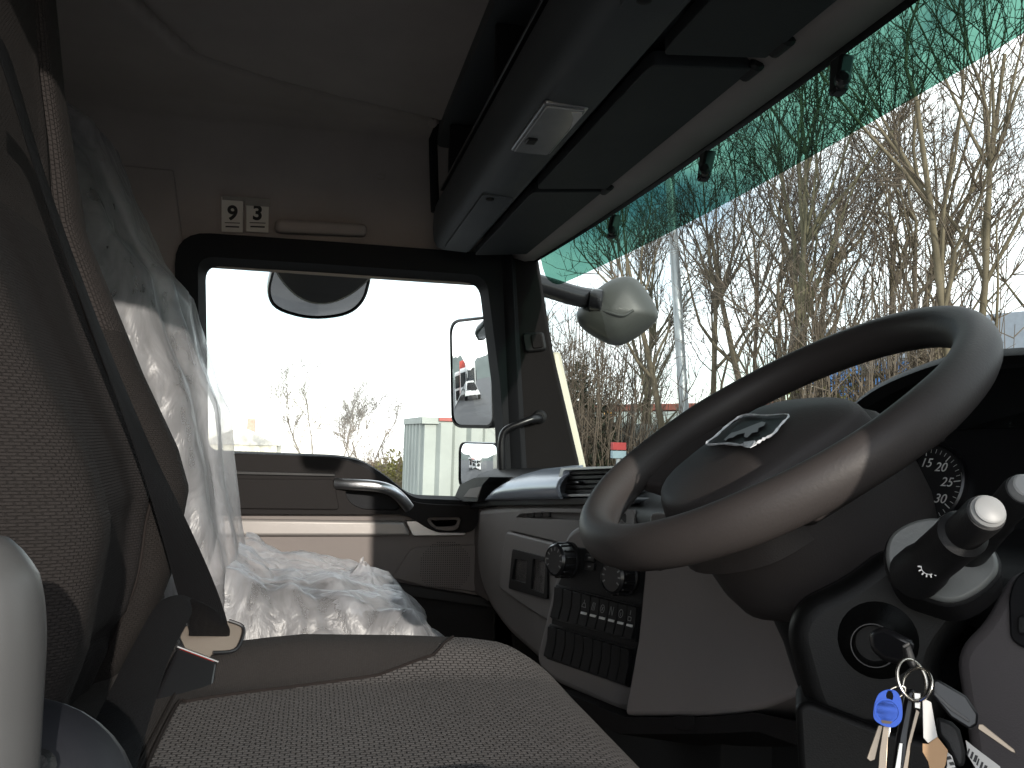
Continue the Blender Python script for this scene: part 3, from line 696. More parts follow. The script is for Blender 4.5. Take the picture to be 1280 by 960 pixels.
# hub pad: domed, wide at the top, narrowing to the bottom
hub_o = smooth_line([(-.100, .036), (-.066, .060), (0, .067), (.066, .060), (.100, .036), (.099, -.03), (.083, -.104), (.0, -.138), (-.083, -.104), (-.099, -.03)], 6, closed=True)
hs = [(1.10, -.075), (1.08, -.045), (1.05, -.022), (1.02, -.007), (1.0, -.002), (.965, .0015), (.92, .004), (.75, .010), (.5, .0155), (.25, .018)]
v = []; f = []; m = len(hub_o)
for s_, h in hs:
    for q in hub_o: v.append(wp(q.x * s_, q.y * s_, h))
v.append(wp(0, -.01, .0185))
for i in range(len(hs) - 1):
    for k in range(m): f.append((i * m + k, i * m + (k + 1) % m, (i + 1) * m + (k + 1) % m, (i + 1) * m + k))
for k in range(m): f.append(((len(hs) - 1) * m + k, (len(hs) - 1) * m + (k + 1) % m, len(hs) * m))
f.append(tuple(range(m)))
hub = mesh('hub_pad', v, f, m_hub, whl, ang=50)
def spoke_fn(c, hw0, hw1, drop):
    # c: direction of the spoke, hw0 / hw1: half widths (angles) at hub and rim
    def fn(u, t):
        ri, ro = .085, RR - .004
        r = ri + (ro - ri) * u
        ang = c + (t * 2 - 1) * (hw0 + (hw1 - hw0) * u + .06 * (2 * u - 1) ** 2)
        h = -.004 - drop * (1 - u) ** 1.2 - .010 * math.sin(math.pi * u) - .004 * (2 * t - 1) ** 2
        return wp(r * math.cos(ang), r * math.sin(ang), h)
    return fn
for c, w0, w1 in ((-9, 34, 16), (189, 34, 16), (270, 30, 17)):
    grid('spoke', spoke_fn(math.radians(c), math.radians(w0), math.radians(w1), .032), lin(0, 1, 12), lin(0, 1, 16), m_rim, whl, solid=.02, ang=60, bevel=.006)
lathe('hub_shroud', wp(0, -.012, 0), -WN, [(.108, .03), (.114, .036), (.120, .055), (.121, .09), (.119, .125), (.112, .150), (.095, .164), (.08, .168)], m_hub, whl, n=40, ang=60, sx=1.0)
# badge under protective film: dark shield with a silver running-animal shape
def onhub(px, py, h=0.):
    # plane of the hub crown
    n = WN; p = wp(0, 0, .018 + h); r = ray(px, py); return r * (p.dot(n) / r.dot(n))
bq = [(884, 553), (909, 533), (930, 521), (983, 520), (966, 541), (944, 552), (925, 556)]
v = [onhub(*q) for q in bq] + [onhub(*q, .004) for q in bq]; m = len(bq)
bd = mesh('badge', v, [tuple(range(m, 2 * m))] + [(i, (i + 1) % m, m + (i + 1) % m, m + i) for i in range(m)], m_black, hub, smooth=False)
lion = [(905, 549), (914, 541), (922, 539), (934, 534), (944, 530), (952, 527), (957, 528), (955, 532), (948, 535), (947, 540), (940, 541), (934, 547), (930, 546), (931, 541), (922, 543), (916, 547), (910, 548), (907, 551)]
v = [onhub(*q, .0045) for q in lion] + [onhub(*q, .006) for q in lion]; m = len(lion)
mesh('badge_animal', v, [tuple(range(m, 2 * m))] + [(i, (i + 1) % m, m + (i + 1) % m, m + i) for i in range(m)], m_btn, bd, smooth=False)
m_film = mat('crinkled_film', srgb(205, 208, 212), .4, spec=.5, vary=.3, vary_s=120, grain=.4, grain_s=200)
random.seed(5)
edge = [(882, 555), (896, 543), (908, 532), (929, 519.5), (957, 519), (985, 518.5), (976, 531), (966, 542.5), (955, 549), (946, 553.5), (938, 556), (925, 556.5), (905, 555)]
pts = smooth_line([onhub(a + random.uniform(-.6, .6), b + random.uniform(-.5, .5), .006) for a, b in edge], 4, closed=True)
pts.append(pts[0].copy())
v, f = tube_data(pts, [.0006 + .0012 * random.random() for _ in pts], 6, squash=.6)
mesh('film_edge', v, f, m_film, bd)
mesh('film_fold', [onhub(930, 553, .006), onhub(944, 551, .009), onhub(946, 556, .007), onhub(938, 560, .008), onhub(930, 559, .006)], [(0, 1, 2, 3, 4)], m_film, bd, smooth=False, solid=.0006)

m_colm = mat('column_black_shaded', srgb(13, 13, 13), .45, spec=.2, grain=.2, grain_s=800, vary=.05)  # black plastic, colour lowered further for the shade of someone at the door
colm = empty('steering_column', wp(0, 0, -.12), 'black steering column shroud with control stalks and ignition lock', 'steering column')
PV = Plane(ray(1080, 780) * .83, (.83, -.50, .12))      # flank of the shroud, turned to the open door
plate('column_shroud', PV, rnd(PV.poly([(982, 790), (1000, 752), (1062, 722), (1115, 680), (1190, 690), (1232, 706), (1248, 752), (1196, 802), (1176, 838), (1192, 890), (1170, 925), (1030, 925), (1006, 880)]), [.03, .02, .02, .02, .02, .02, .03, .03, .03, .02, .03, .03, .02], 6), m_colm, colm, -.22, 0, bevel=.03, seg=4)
lathe('column_neck', wp(0, -.02, -.16), -WN, [(.08, 0), (.085, .05), (.10, .12)], m_black, colm, n=28)
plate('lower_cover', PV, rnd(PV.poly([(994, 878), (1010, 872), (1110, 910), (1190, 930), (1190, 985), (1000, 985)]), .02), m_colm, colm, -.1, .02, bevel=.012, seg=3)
# ignition boss
IG = PV.at(1093, 802); IA = (PV.n + Vector((.15, -.25, -.05))).normalized()
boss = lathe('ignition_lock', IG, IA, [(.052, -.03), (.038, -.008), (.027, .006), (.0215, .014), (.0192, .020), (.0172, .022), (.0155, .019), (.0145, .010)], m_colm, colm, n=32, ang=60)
lathe('lock_ring', IG, IA, [(.0172, .0218), (.0178, .0225), (.0178, .0232), (.0170, .0232)], m_armr, boss, n=32, caps=False)
# stalk plate
PS = Plane(ray(1180, 705) * .76, (.66, -.62, .42))
so_ = [(1106, 690), (1113, 668), (1138, 652), (1172, 646), (1222, 665), (1247, 694), (1249, 716), (1228, 738), (1204, 751), (1183, 754), (1128, 737), (1110, 715)]
plate('stalk_plate', PS, rnd(PS.poly(so_), .012), m_platem, colm, -.004, .003, bevel=.003)
plate('stalk_plate_rim', PS, rnd([(a * 1.06, b * 1.06) for a, b in PS.poly(so_)], .014), m_black, colm, -.05, -.003, bevel=.004)
def stalk(base, mid, tip, r0, r1, with_marks):
    st = lathe('stalk_base', base, (mid - base), [(r0 * 1.15, -.01), (r0 * 1.12, .008), (r0, .02), (r0 * .98, (mid - base).length)], m_black, colm, n=26, ang=40)
    ax = (tip - mid).normalized()
    hd = lathe('stalk_arm', mid, ax, [(r0 * .99, -.006), (r0 * 1.0, .008), (r1 * .98, .011), (r1, (tip - mid).length - .004), (r1 * .93, (tip - mid).length)], m_black, colm, n=26, ang=40)
    lathe('stalk_button', tip, ax, [(r1 * .84, -.001), (r1 * .84, .003), (r1 * .72, .0048), (r1 * .72, .0058), (r1 * .62, .0068)], m_btn, colm, n=26, ang=40)
    return st
sA, sB, sC = ray(1150, 713) * .735, ray(1198, 672) * .675, ray(1233, 641) * .635
stalk(sA, sB, sC, .0165, .0128, True)
sA2, sB2, sC2 = ray(1205, 700) * .775, ray(1240, 655) * .72, ray(1279, 612) * .675
stalk(sA2, sB2, sC2, .0125, .0118, False)
lathe('stalk_collar', ray(1204, 704) * .773, sB2 - sA2, [(.022, -.012), (.022, .0), (.017, .004)], mat('collar_cream', srgb(176, 168, 150), .5), colm, n=26)
# light symbol on the near stalk
pn = -ray(1161, 709); PK = Plane(ray(1161, 708) * .697, pn)
c0 = PK.st(1161, 709)
for i in range(14):
    a = 2 * math.pi * i / 14; d = Vector((math.cos(a), math.sin(a)))
    e = Vector((-d.y, d.x)) * .0005; q0, q1 = Vector(c0) + d * .0054, Vector(c0) + d * .0072
    mesh('stalk_symbol', [PK.w(*(q0 - e)), PK.w(*(q1 - e)), PK.w(*(q1 + e)), PK.w(*(q0 + e))], [(0, 1, 2, 3)], m_white, colm, smooth=False)
v, f = tube_data([PK.w(c0[0] + .005 * math.cos(a), c0[1] + .005 * math.sin(a)) for a in lin(0, 6.28, 25)], .00035, 5); mesh('stalk_symbol', v, f, m_white, colm)
for (x, y) in ((1163, 697), (1173, 707)):
    q = [PK.at(x - 3, y + 1), PK.at(x + 3, y + 2), PK.at(x + 1, y - 3)]; q.append(q[0]); v, f = tube_data(q, .0004, 5); mesh('stalk_symbol', v, f, m_white, colm)

# driver's side end of the dash
PE = Plane(ray(1235, 850) * .80, (.45, -.86, .22))
end = plate('dash_end', PE, rnd(PE.poly([(1188, 812), (1228, 772), (1246, 735), (1262, 714), (1330, 700), (1330, 1000), (1215, 1000), (1206, 930)]), [.02, .03, .03, .03, 0, 0, .02, .03]), mat('dash_end_plastic_shaded', srgb(80, 76, 77), .6, spec=.3, grain=.3, grain_s=700, vary=.05), dash, -.2, 0, bevel=.014, seg=3)  # taupe darkened to paint in the shadow of a person at the doorway
plate('end_switch_panel', PE, rnd(PE.poly([(1262, 742), (1275, 714), (1340, 705), (1340, 820), (1282, 812), (1264, 800)]), .012), m_gloss, end, 0, .004, bevel=.002)
plate('end_switch', PE, rnd(PE.poly([(1276, 770), (1300, 770), (1300, 795), (1276, 795)]), .004), m_black, end, .004, .009, bevel=.002)

# ================================================================== driver's seat
seat = empty('driver_seat', (-.84, .05, -.95), 'brown-grey fabric driver seat with woven centre panels, filling the near foreground', 'seat')
SX = -.84
# crest of the bolster seen in profile: (z, y) of the backrest front
BZ = [-.36, -.32, -.21, -.155, -.07, -.025, .055, .21, .375, .49, .60, .66]
BY = [-.255, -.217, -.160, -.143, -.132, -.146, -.186, -.254, -.286, -.302, -.33, -.40]
def back_y(x, z):
    y = interp(z, BZ, BY)
    d = abs(x - SX)
    mid = interp(z, [-.36, -.25, -.1, .1, .3, .6], [.005, .028, .044, .036, .012, .0])
    y -= mid * (1 - sstep(.115, .185, d))
    y -= .010 * math.exp(-((d - .150) / .007) ** 2)            # stitched channel
    y -= .20 * sstep(.195, .275, d) ** 2.2
    y -= .014 * math.exp(-((z + .215) / .012) ** 2) * (1 - sstep(.14, .16, d))
    return y
def sec(name, d0, d1, side, mt, nz=80, z0=-.36, z1=.66, nd=16):
    return grid(name, lambda z, d: (SX + side * d, back_y(SX + side * d, z), z), lin(z0, z1, nz), lin(d0, d1, nd), mt, seat)
def back_patch(name, x0, x1, z0, z1, mt, nx, nz):
    return grid(name, lambda z, x: (x, back_y(x, z), z), lin(z0, z1, nz), lin(x0, x1, nx), mt, seat)
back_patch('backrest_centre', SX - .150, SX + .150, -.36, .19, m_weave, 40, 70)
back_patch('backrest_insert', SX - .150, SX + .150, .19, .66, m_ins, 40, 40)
for sg in (-1, 1):
    a, b = (SX - .262, SX - .150) if sg < 0 else (SX + .150, SX + .262)
    back_patch('bolster', a, b, -.36, .10 if sg < 0 else .66, m_fab, 26, 70)
    if sg < 0:
        back_patch('bolster_insert', a, b, .10, .66, m_ins, 26, 40)
# sides, back and top of the backrest
def shell(z, j):
    y = back_y(SX + .262, z)
    q = [(-.262, y), (-.258, y - .03), (-.235, y - .09), (-.15, y - .12), (.15, y - .12), (.235, y - .09), (.258, y - .03), (.262, y)]
    return (SX + q[j][0], q[j][1], z)
grid('backrest_shell', shell, lin(-.36, .66, 20), list(range(8)), m_fab, seat, ang=60)
mesh('backrest_cap', [(SX + a, b, .655) for a, b in ((-.262, -.40 - .19), (-.15, -.72), (.15, -.72), (.262, -.59), (.15, -.39), (-.15, -.39))], [(0, 1, 2, 3, 4, 5)], m_fab, seat)
def seam_line(pts, r=.0016, nm='seam'):
    v, f = tube_data(smooth_line(pts, 4), r, 6); mesh(nm, v, f, m_seam, seat)
for sx in (-.150, .150):
    seam_line([Vector((SX + sx, back_y(SX + sx, z) + .0012, z)) for z in lin(-.34, .64, 30)])
# cushion
CYF = .305
def cush_z(x, y):
    d = abs(x - SX)
    crest = interp(y, [-.30, -.16, -.08, -.04, .0, .12, .2, .25, CYF], [-.262, -.258, -.250, -.246, -.243, -.247, -.252, -.260, -.285])
    flat = interp(y, [-.30, -.16, -.05, .05, .15, .22, .26, CYF], [-.272, -.272, -.274, -.272, -.270, -.272, -.275, -.288])
    t = sstep(.12, .22, d)
    z = flat + (crest - flat) * t
    z -= .09 * sstep(.235, .30, d) ** 1.8
    z -= .02 * sstep(CYF - .04, CYF + .02, y) ** 1.5
    return z
def front_lim(x): return CYF - (.10 if x < SX else .03) * sstep(.12, .30, abs(x - SX)) ** 1.3
def panel_edge(y):                          # half width of the woven centre panel
    return interp(y, [-.14, -.115, -.09, -.05, .0, .08, .15, .19, .30], [.03, .085, .10, .118, .128, .142, .18, .26, .30])
def cmap(u, t):                             # u across -1..1, t along 0..1
    x = SX + u * .295; y = -.30 + t * (front_lim(x) + .30)
    return Vector((x, y, cush_z(x, y)))
nx, ny = 90, 90
vs = [cmap(a, b) for a in lin(-1, 1, nx) for b in lin(0, 1, ny)]
fp, fw = [], []
for i in range(nx - 1):
    for j in range(ny - 1):
        fc = (i * ny + j, (i + 1) * ny + j, (i + 1) * ny + j + 1, i * ny + j + 1)
        c = (vs[fc[0]] + vs[fc[2]]) / 2
        (fw if (c.y > -.118 and abs(c.x - SX) < panel_edge(c.y)) else fp).append(fc)
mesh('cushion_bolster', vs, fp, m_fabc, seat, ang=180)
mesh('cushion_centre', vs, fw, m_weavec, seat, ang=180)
ed = [(s_ * panel_edge(y), y) for s_ in (-1,) for y in lin(.205, -.118, 40)] + [(panel_edge(y), y) for y in lin(-.118, .205, 40)]
seam_line([Vector((SX + a, min(y, front_lim(SX + a) - .004), cush_z(SX + a, min(y, front_lim(SX + a) - .004)) + .0008)) for a, y in ed if abs(a) < .255], .0018)
seam_line([Vector((x, -.125, cush_z(x, -.125) + .0008)) for x in lin(SX - .24, SX + .24, 30)], .0012)
# cushion front and side skirts
def skirt(u, t):
    p = cmap(u, 1.0); d = t * .20
    return Vector((p.x - .0 * d, p.y + .02 * math.sin(math.pi * min(1, t * 1.4)) - .10 * t * t, p.z - d))
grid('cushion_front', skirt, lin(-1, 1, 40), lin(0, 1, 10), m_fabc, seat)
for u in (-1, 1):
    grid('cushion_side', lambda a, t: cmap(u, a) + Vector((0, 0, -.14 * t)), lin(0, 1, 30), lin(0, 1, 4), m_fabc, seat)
box('seat_base', (SX, -.05, -.65), (.42, .42, .50), m_navy, seat, bevel=.03, seg=3)
# grey folded armrest and dark side cover right beside the lens
A0 = ray(0, 800)
arm = smooth_line([ray(-62, 1010) * .46, ray(-54, 900) * .455, ray(-48, 800) * .45, ray(-56, 742) * .45, ray(-84, 706) * .455], 6)
tube('armrest', arm, [.028] * (len(arm) - 8) + [.028, .027, .026, .025, .022, .018, .012, .004], m_armr, seat, n=24, squash=1.15)
lathe('side_cover', ray(-12, 1040) * .53, (.75, .2, .6), [(.066, -.05), (.066, .0), (.062, .010), (.045, .020), (.02, .025)], m_navy, seat, n=40, ang=60)
lathe('cover_bolt', ray(44, 962) * .50, (.75, .2, .6), [(.008, -.005), (.009, .003), (.005, .006)], m_black, seat, n=14)

# ================================================================== seat belt
belt = empty('seat_belt', (-1.02, -.1, -.3), 'black webbing seat belt hanging across the driver seat to its buckle', 'seat belt')
def strap(name, pts, widths, k=8, th=.0016, mt=None, par=None):
    """pts: centre points, widths: half-width vectors"""
    C = smooth_line(pts, k); Wd = smooth_line(widths, k); v = []; f = []
    for i, (c, w) in enumerate(zip(C, Wd)):
        t = (C[min(i + 1, len(C) - 1)] - C[max(i - 1, 0)]).normalized(); n = t.cross(w).normalized() * th / 2
        for s_ in (-1, -.94, 0, .94, 1):
            v.append(c + w * s_ + n * (1 if abs(s_) < .99 else .2))
        for s_ in (1, .94, 0, -.94, -1):
            v.append(c + w * s_ - n * (1 if abs(s_) < .99 else .2))
    m = 10
    for i in range(len(C) - 1):
        for k2 in range(m): f.append((i * m + k2, i * m + (k2 + 1) % m, (i + 1) * m + (k2 + 1) % m, (i + 1) * m + k2))
    f += [tuple(range(m)), tuple((len(C) - 1) * m + q for q in range(m))]
    return mesh(name, v, f, mt or m_belt, par or belt, ang=50)
def edges(name, prs, **k):
    c = [(a + b) / 2 for a, b in prs]; w = [(b - a) / 2 for a, b in prs]
    return strap(name, c, w, **k)
R_ = lambda px, py, d: ray(px, py) * d
edges('shoulder_strap', [(R_(-34, 40, .80), R_(-26, 38, .83)), (R_(-4, 65, .82), R_(8, 62, .85)), (R_(53, 240, .86), R_(62, 238, .89)), (R_(119, 425, .90), R_(131, 424, .93)), (R_(168, 560, .93), R_(187, 556, .955)), (R_(198, 655, .965), R_(228, 640, .985)), (R_(220, 735, 1.02), R_(262, 715, 1.04)), (R_(232, 772, 1.045), R_(281, 766, 1.07)), (R_(237, 790, 1.045), R_(286, 791, 1.07))])
edges('lap_strap', [(R_(236, 794, 1.045), R_(287, 795, 1.068)), (R_(238, 772, 1.025), R_(286, 783, 1.05)), (R_(237, 755, 1.00), R_(270, 763, 1.03)), (R_(226, 744, .975), R_(239, 749, .99)), (R_(198, 754, .955), R_(239, 768, .965)), (R_(170, 800, .915), R_(215, 815, .92)), (R_(138, 862, .86), R_(193, 880, .86)), (R_(105, 930, .79), R_(172, 955, .785)), (R_(70, 1000, .72), R_(155, 1030, .71))])
tg = [R_(228, 783, 1.06), R_(287, 776, 1.075), R_(303, 782, 1.075), R_(303, 795, 1.07), R_(294, 812, 1.06), R_(268, 815, 1.055), R_(262, 822, 1.05), R_(232, 812, 1.05), R_(225, 797, 1.055)]
vt = tg + [p + ray(260, 800) * .003 for p in tg]; m = len(tg)
mesh('belt_tongue', vt, [tuple(range(m)), tuple(range(m, 2 * m))] + [(i, (i + 1) % m, m + (i + 1) % m, m + i) for i in range(m)], mat('tongue_steel', srgb(150, 140, 130), .45, metal=.8, vary=.1), belt, bevel=.001)
pts = [R_(286, 776, 1.073), R_(303, 783, 1.073), R_(303, 796, 1.068), R_(293, 813, 1.058), R_(266, 816, 1.05)]
v, f = tube_data(smooth_line(pts, 4), .0022, 8); mesh('tongue_edge', v, f, m_gloss, belt)

bk = empty('belt_buckle', R_(235, 840, 1.02), 'black seat belt buckle with red release edge beside the driver seat cushion', 'buckle')
q0, q1, q2, q3 = R_(222, 808, 1.035), R_(273, 827, 1.04), R_(258, 922, .99), R_(176, 912, .965)
dn = (q1 - q0).cross(q3 - q0).normalized(); dn = dn if dn.dot(q0) > 0 else -dn
dn *= .022
mesh('buckle_body', [q0, q1, q2, q3, q0 + dn, q1 + dn, q2 + dn, q3 + dn], [(0, 1, 2, 3), (4, 7, 6, 5), (0, 4, 5, 1), (1, 5, 6, 2), (2, 6, 7, 3), (3, 7, 4, 0)], m_gloss, bk, bevel=.004, seg=3)
t_ = (q1 - q0); 
mesh('release_button', [q0 + t_ * .08 + dn * .2, q0 + t_ * .92 + dn * .2, q0 + t_ * .92 + dn * .8, q0 + t_ * .08 + dn * .8] + [p + (q0 - q3).normalized() * .005 for p in (q0 + t_ * .08 + dn * .2, q0 + t_ * .92 + dn * .2, q0 + t_ * .92 + dn * .8, q0 + t_ * .08 + dn * .8)],
     [(4, 5, 6, 7), (0, 4, 5, 1)[::-1], (1, 5, 6, 2), (2, 6, 7, 3), (3, 7, 4, 0)], m_red, bk, bevel=.001)
tube('buckle_edge', [q0 - ray(240, 815) * .0005, q1 - ray(240, 815) * .0005], .0013, m_chrome, bk, n=6)
tube('buckle_stalk', [q3 * .5 + q2 * .5 + dn * .5, q3 * .5 + q2 * .5 + dn * .5 + Vector((0, -.03, -.12))], .012, m_black, bk, n=10)

# ================================================================== passenger seat under its plastic cover
PSX = -1.86
pseat = empty('passenger_seat', (PSX, .0, -.95), 'dark passenger seat hidden under milky protective plastic', 'seat')
def pback(z): return interp(z, [-.40, -.24, -.1, .04, .2, .34, .46, .57, .66], [-.22, -.175, -.195, -.225, -.29, -.35, -.41, -.46, -.52])
grid('backrest', lambda z, a: (PSX + .225 * math.copysign(abs(math.cos(a)) ** .5, math.cos(a)), pback(z) - .07 + .06 * math.copysign(abs(math.sin(a)) ** .6, math.sin(a)), z), lin(-.40, .60, 24), lin(0, 2 * math.pi, 33)[:-1], m_fab, pseat, closed_v=True)
box('cushion', (PSX, -.02, -.42), (.46, .40, .15), m_fabc, pseat, bevel=.05, seg=4)
box('seat_base', (PSX, -.03, -.72), (.38, .38, .50), m_navy, pseat, bevel=.02)

m_plast = bpy.data.materials.new('milky_plastic_film'); m_plast.use_nodes = True
t = m_plast.node_tree; t.nodes.remove(t.nodes['Principled BSDF']); N = t.nodes.new; l = t.links.new
co = N('ShaderNodeTexCoord')
n1 = N('ShaderNodeTexNoise'); n1.inputs['Scale'].default_value = 16; n1.inputs['Detail'].default_value = 5; n1.inputs['Distortion'].default_value = 1.6
mpn = N('ShaderNodeMapping'); mpn.inputs['Scale'].default_value = (1, 1, .45); l(co.outputs['Object'], mpn.inputs[0]); l(mpn.outputs[0], n1.inputs['Vector'])
n2 = N('ShaderNodeTexVoronoi'); n2.feature = 'DISTANCE_TO_EDGE'; n2.inputs['Scale'].default_value = 13
n1c = N('ShaderNodeVectorMath'); n1c.operation = 'MULTIPLY_ADD'; n1c.inputs[1].default_value = (.12, .12, .12); l(n1.outputs['Color'], n1c.inputs[0]); l(mpn.outputs[0], n1c.inputs[2]); l(n1c.outputs[0], n2.inputs['Vector'])
b1 = N('ShaderNodeBump'); b1.inputs['Strength'].default_value = .32; b1.inputs['Distance'].default_value = .02; l(n1.outputs['Fac'], b1.inputs['Height'])
b2 = N('ShaderNodeBump'); b2.inputs['Strength'].default_value = .2; b2.inputs['Distance'].default_value = .012; l(n2.outputs['Distance'], b2.inputs['Height']); l(b1.outputs[0], b2.inputs['Normal'])
df = N('ShaderNodeBsdfDiffuse'); df.inputs['Color'].default_value = (.66, .66, .69, 1); l(b2.outputs[0], df.inputs['Normal'])
tl_ = N('ShaderNodeBsdfTranslucent'); tl_.inputs['Color'].default_value = (.78, .78, .8, 1); l(b2.outputs[0], tl_.inputs['Normal'])
tr = N('ShaderNodeBsdfTransparent'); tr.inputs['Color'].default_value = (.97, .97, .98, 1)
gl = N('ShaderNodeBsdfGlossy'); gl.inputs['Roughness'].default_value = .34; l(b2.outputs[0], gl.inputs['Normal'])
fr = N('ShaderNodeFresnel'); l(b2.outputs[0], fr.inputs['Normal'])
ge = N('ShaderNodeNewGeometry'); im = N('ShaderNodeMapRange'); im.inputs[3].default_value = 1.5; im.inputs[4].default_value = 1 / 1.5; l(ge.outputs['Backfacing'], im.inputs[0]); l(im.outputs[0], fr.inputs['IOR'])
s1 = N('ShaderNodeMixShader'); s1.inputs[0].default_value = .42; l(df.outputs[0], s1.inputs[1]); l(tl_.outputs[0], s1.inputs[2])
dens = N('ShaderNodeMapRange'); dens.inputs[1].default_value = .3; dens.inputs[2].default_value = .7; dens.inputs[3].default_value = .24; dens.inputs[4].default_value = .46; l(n1.outputs['Fac'], dens.inputs[0])
s2 = N('ShaderNodeMixShader'); l(dens.outputs[0], s2.inputs[0]); l(tr.outputs[0], s2.inputs[1]); l(s1.outputs[0], s2.inputs[2])
s3 = N('ShaderNodeMixShader'); fg = N('ShaderNodeMath'); fg.operation = 'MULTIPLY'; fg.inputs[1].default_value = .65; l(fr.outputs[0], fg.inputs[0]); l(fg.outputs[0], s3.inputs[0]); l(s2.outputs[0], s3.inputs[1]); l(gl.outputs[0], s3.inputs[2])
l(s3.outputs[0], t.nodes['Material Output'].inputs['Surface'])

random.seed(11)
from mathutils import noise
cover = empty('plastic_seat_cover', (PSX, .0, -.4), 'crumpled milky plastic cover draped over the passenger seat', 'plastic cover')
def crumple(p, amp):
    n = noise.turbulence_vector(Vector(p) * 5.5, 4, True, noise_basis='PERLIN_ORIGINAL')
    r1 = abs(noise.noise(Vector((p[0] * 9, p[1] * 9, p[2] * 3.0)))) - .2
    r2 = abs(noise.noise(Vector((p[0] * 22 + 5, p[1] * 22, p[2] * 9)))) - .2
    return n * amp * .45, (r1 * 1.0 + r2 * .28) * amp
# front silhouette of the film over the backrest (z, y), and its shape round the seat
FZ = [-.44, -.36, -.25, -.17, -.10, .037, .157, .264, .336, .455, .566, .606, .64]
FY = [-.07, -.085, -.105, -.125, -.138, -.158, -.208, -.235, -.296, -.351, -.392, -.45, -.56]
def film_back(z, a):
    yf = interp(z, FZ, FY) - .03
    hw = interp(z, [-.44, 0, .4, .55, .66], [.285, .285, .25, .20, .10]); dp = .13
    cx_, sx_ = math.cos(a), math.sin(a)
    p = Vector((PSX + hw * math.copysign(abs(cx_) ** .65, cx_), yf - dp + dp * math.copysign(abs(sx_) ** .75, sx_), z))
    n = Vector((cx_, sx_, 0))
    d, r = crumple(p, .018)
    fold = .010 * math.sin(a * 11 + z * 4 + 2.5 * noise.noise(Vector((a * 1.5, z * 2, 3)))) * sstep(.62, .2, z)
    return p + d + n * (r + fold)
grid('backrest_film', film_back, lin(-.46, .655, 110), lin(0, 2 * math.pi, 150)[:-1], m_plast, cover, closed_v=True)
def film_seat(u, v_):
    # u across, v front to back over the cushion, hanging down in front
    x = PSX + .33 * (u * 2 - 1) 
    y = interp(v_, [0, .18, .35, .55, .8, 1], [.275, .265, .18, .06, -.06, -.14])
    z = interp(v_, [0, .18, .35, .55, .8, 1], [-.62, -.43, -.335, -.302, -.285, -.25])
    z -= .17 * sstep(.76, 1.0, abs(u * 2 - 1)) ** 1.5
    p = Vector((x, y, z)); d, r = crumple(p * 1.3 + Vector((3, 1, 0)), .030)
    return p + d + Vector((0, .25, .8)) * r
grid('cushion_film', film_seat, lin(0, 1, 110), lin(0, 1, 110), m_plast, cover)
def film_bag(u, v_):
    x = PSX + .05 + .20 * math.cos(u * 6.283); y = .11 + .09 * math.sin(u * 6.283)
    s_ = math.sin(v_ * math.pi * .5) ** .6
    p = Vector((PSX - .06 + (x - PSX) * (1 - s_ * .9), .10 + (y - .10) * (1 - s_ * .9), -.36 + .075 * v_ ** .8)); d, r = crumple(p * 1.5 + Vector((7, 2, 1)), .05)
    return p + d + Vector((.3, .5, .6)) * r
grid('loose_film', film_bag, lin(0, 1, 70)[:-1], lin(0, .98, 40), m_plast, cover, closed_u=True)

# ================================================================== keys
KD = .66
ign = empty('ignition_key', IG, 'black-headed ignition key turned in the lock', 'key', 'keys on the ring')
k1 = R_(1098, 797, .735); k2 = R_(1143, 826, .70)
def slab(name, pts, d, th, mt, par, bevel=.002, dslope=None):
    a = [R_(px, py, d if dslope is None else d + dslope * (px - pts[0][0])) for px, py in pts]
    c = sum(a, Vector()) / len(a); n = c.normalized() * th; m = len(a)
    return mesh(name, a + [p + n for p in a], [tuple(range(m)), tuple(range(m, 2 * m))] + [(i, (i + 1) % m, m + (i + 1) % m, m + i) for i in range(m)], mt, par, bevel=bevel)
slab('key_shoulder', [(1086, 790), (1104, 782), (1140, 800), (1146, 806), (1126, 832), (1104, 826), (1088, 812)], .715, .014, m_gloss, ign, .004, -.0004)
slab('key_bow', [(1127, 808), (1137, 803), (1143, 820), (1148, 834), (1139, 838), (1131, 824)], .675, .012, m_black, ign, .003)
slab('bow_edge', [(1127, 807), (1136, 802), (1138, 806), (1129, 811)], .674, .004, m_armr, ign, .001)
def ring(name, cx_, cy_, rx, ry, d, lab, tilt=0, r=.0011, tiltd=.0):
    pts = []
    for i in range(33):
        a = 2 * math.pi * i / 32; x, y = rx * math.cos(a), ry * math.sin(a)
        pts.append(R_(cx_ + x * math.cos(tilt) - y * math.sin(tilt), cy_ + x * math.sin(tilt) + y * math.cos(tilt), d + tiltd * math.cos(a)))
    o = tube(name, pts, r, m_steel, None, n=8); return tag(o, lab, 'key ring', 'split rings')
ring('key_ring', 1140, 850, 17, 27, .672, 'larger bright split ring hanging from the ignition key', -.35, .0012, .008)
ring('key_ring', 1147, 856, 18, 21, .668, 'second split ring threaded with the first under the ignition key', .3, .0009, -.01)
ring('key_ring', 1118, 867, 15, 7, .664, 'small split ring through the blue key head', -.5, .0009, .004)
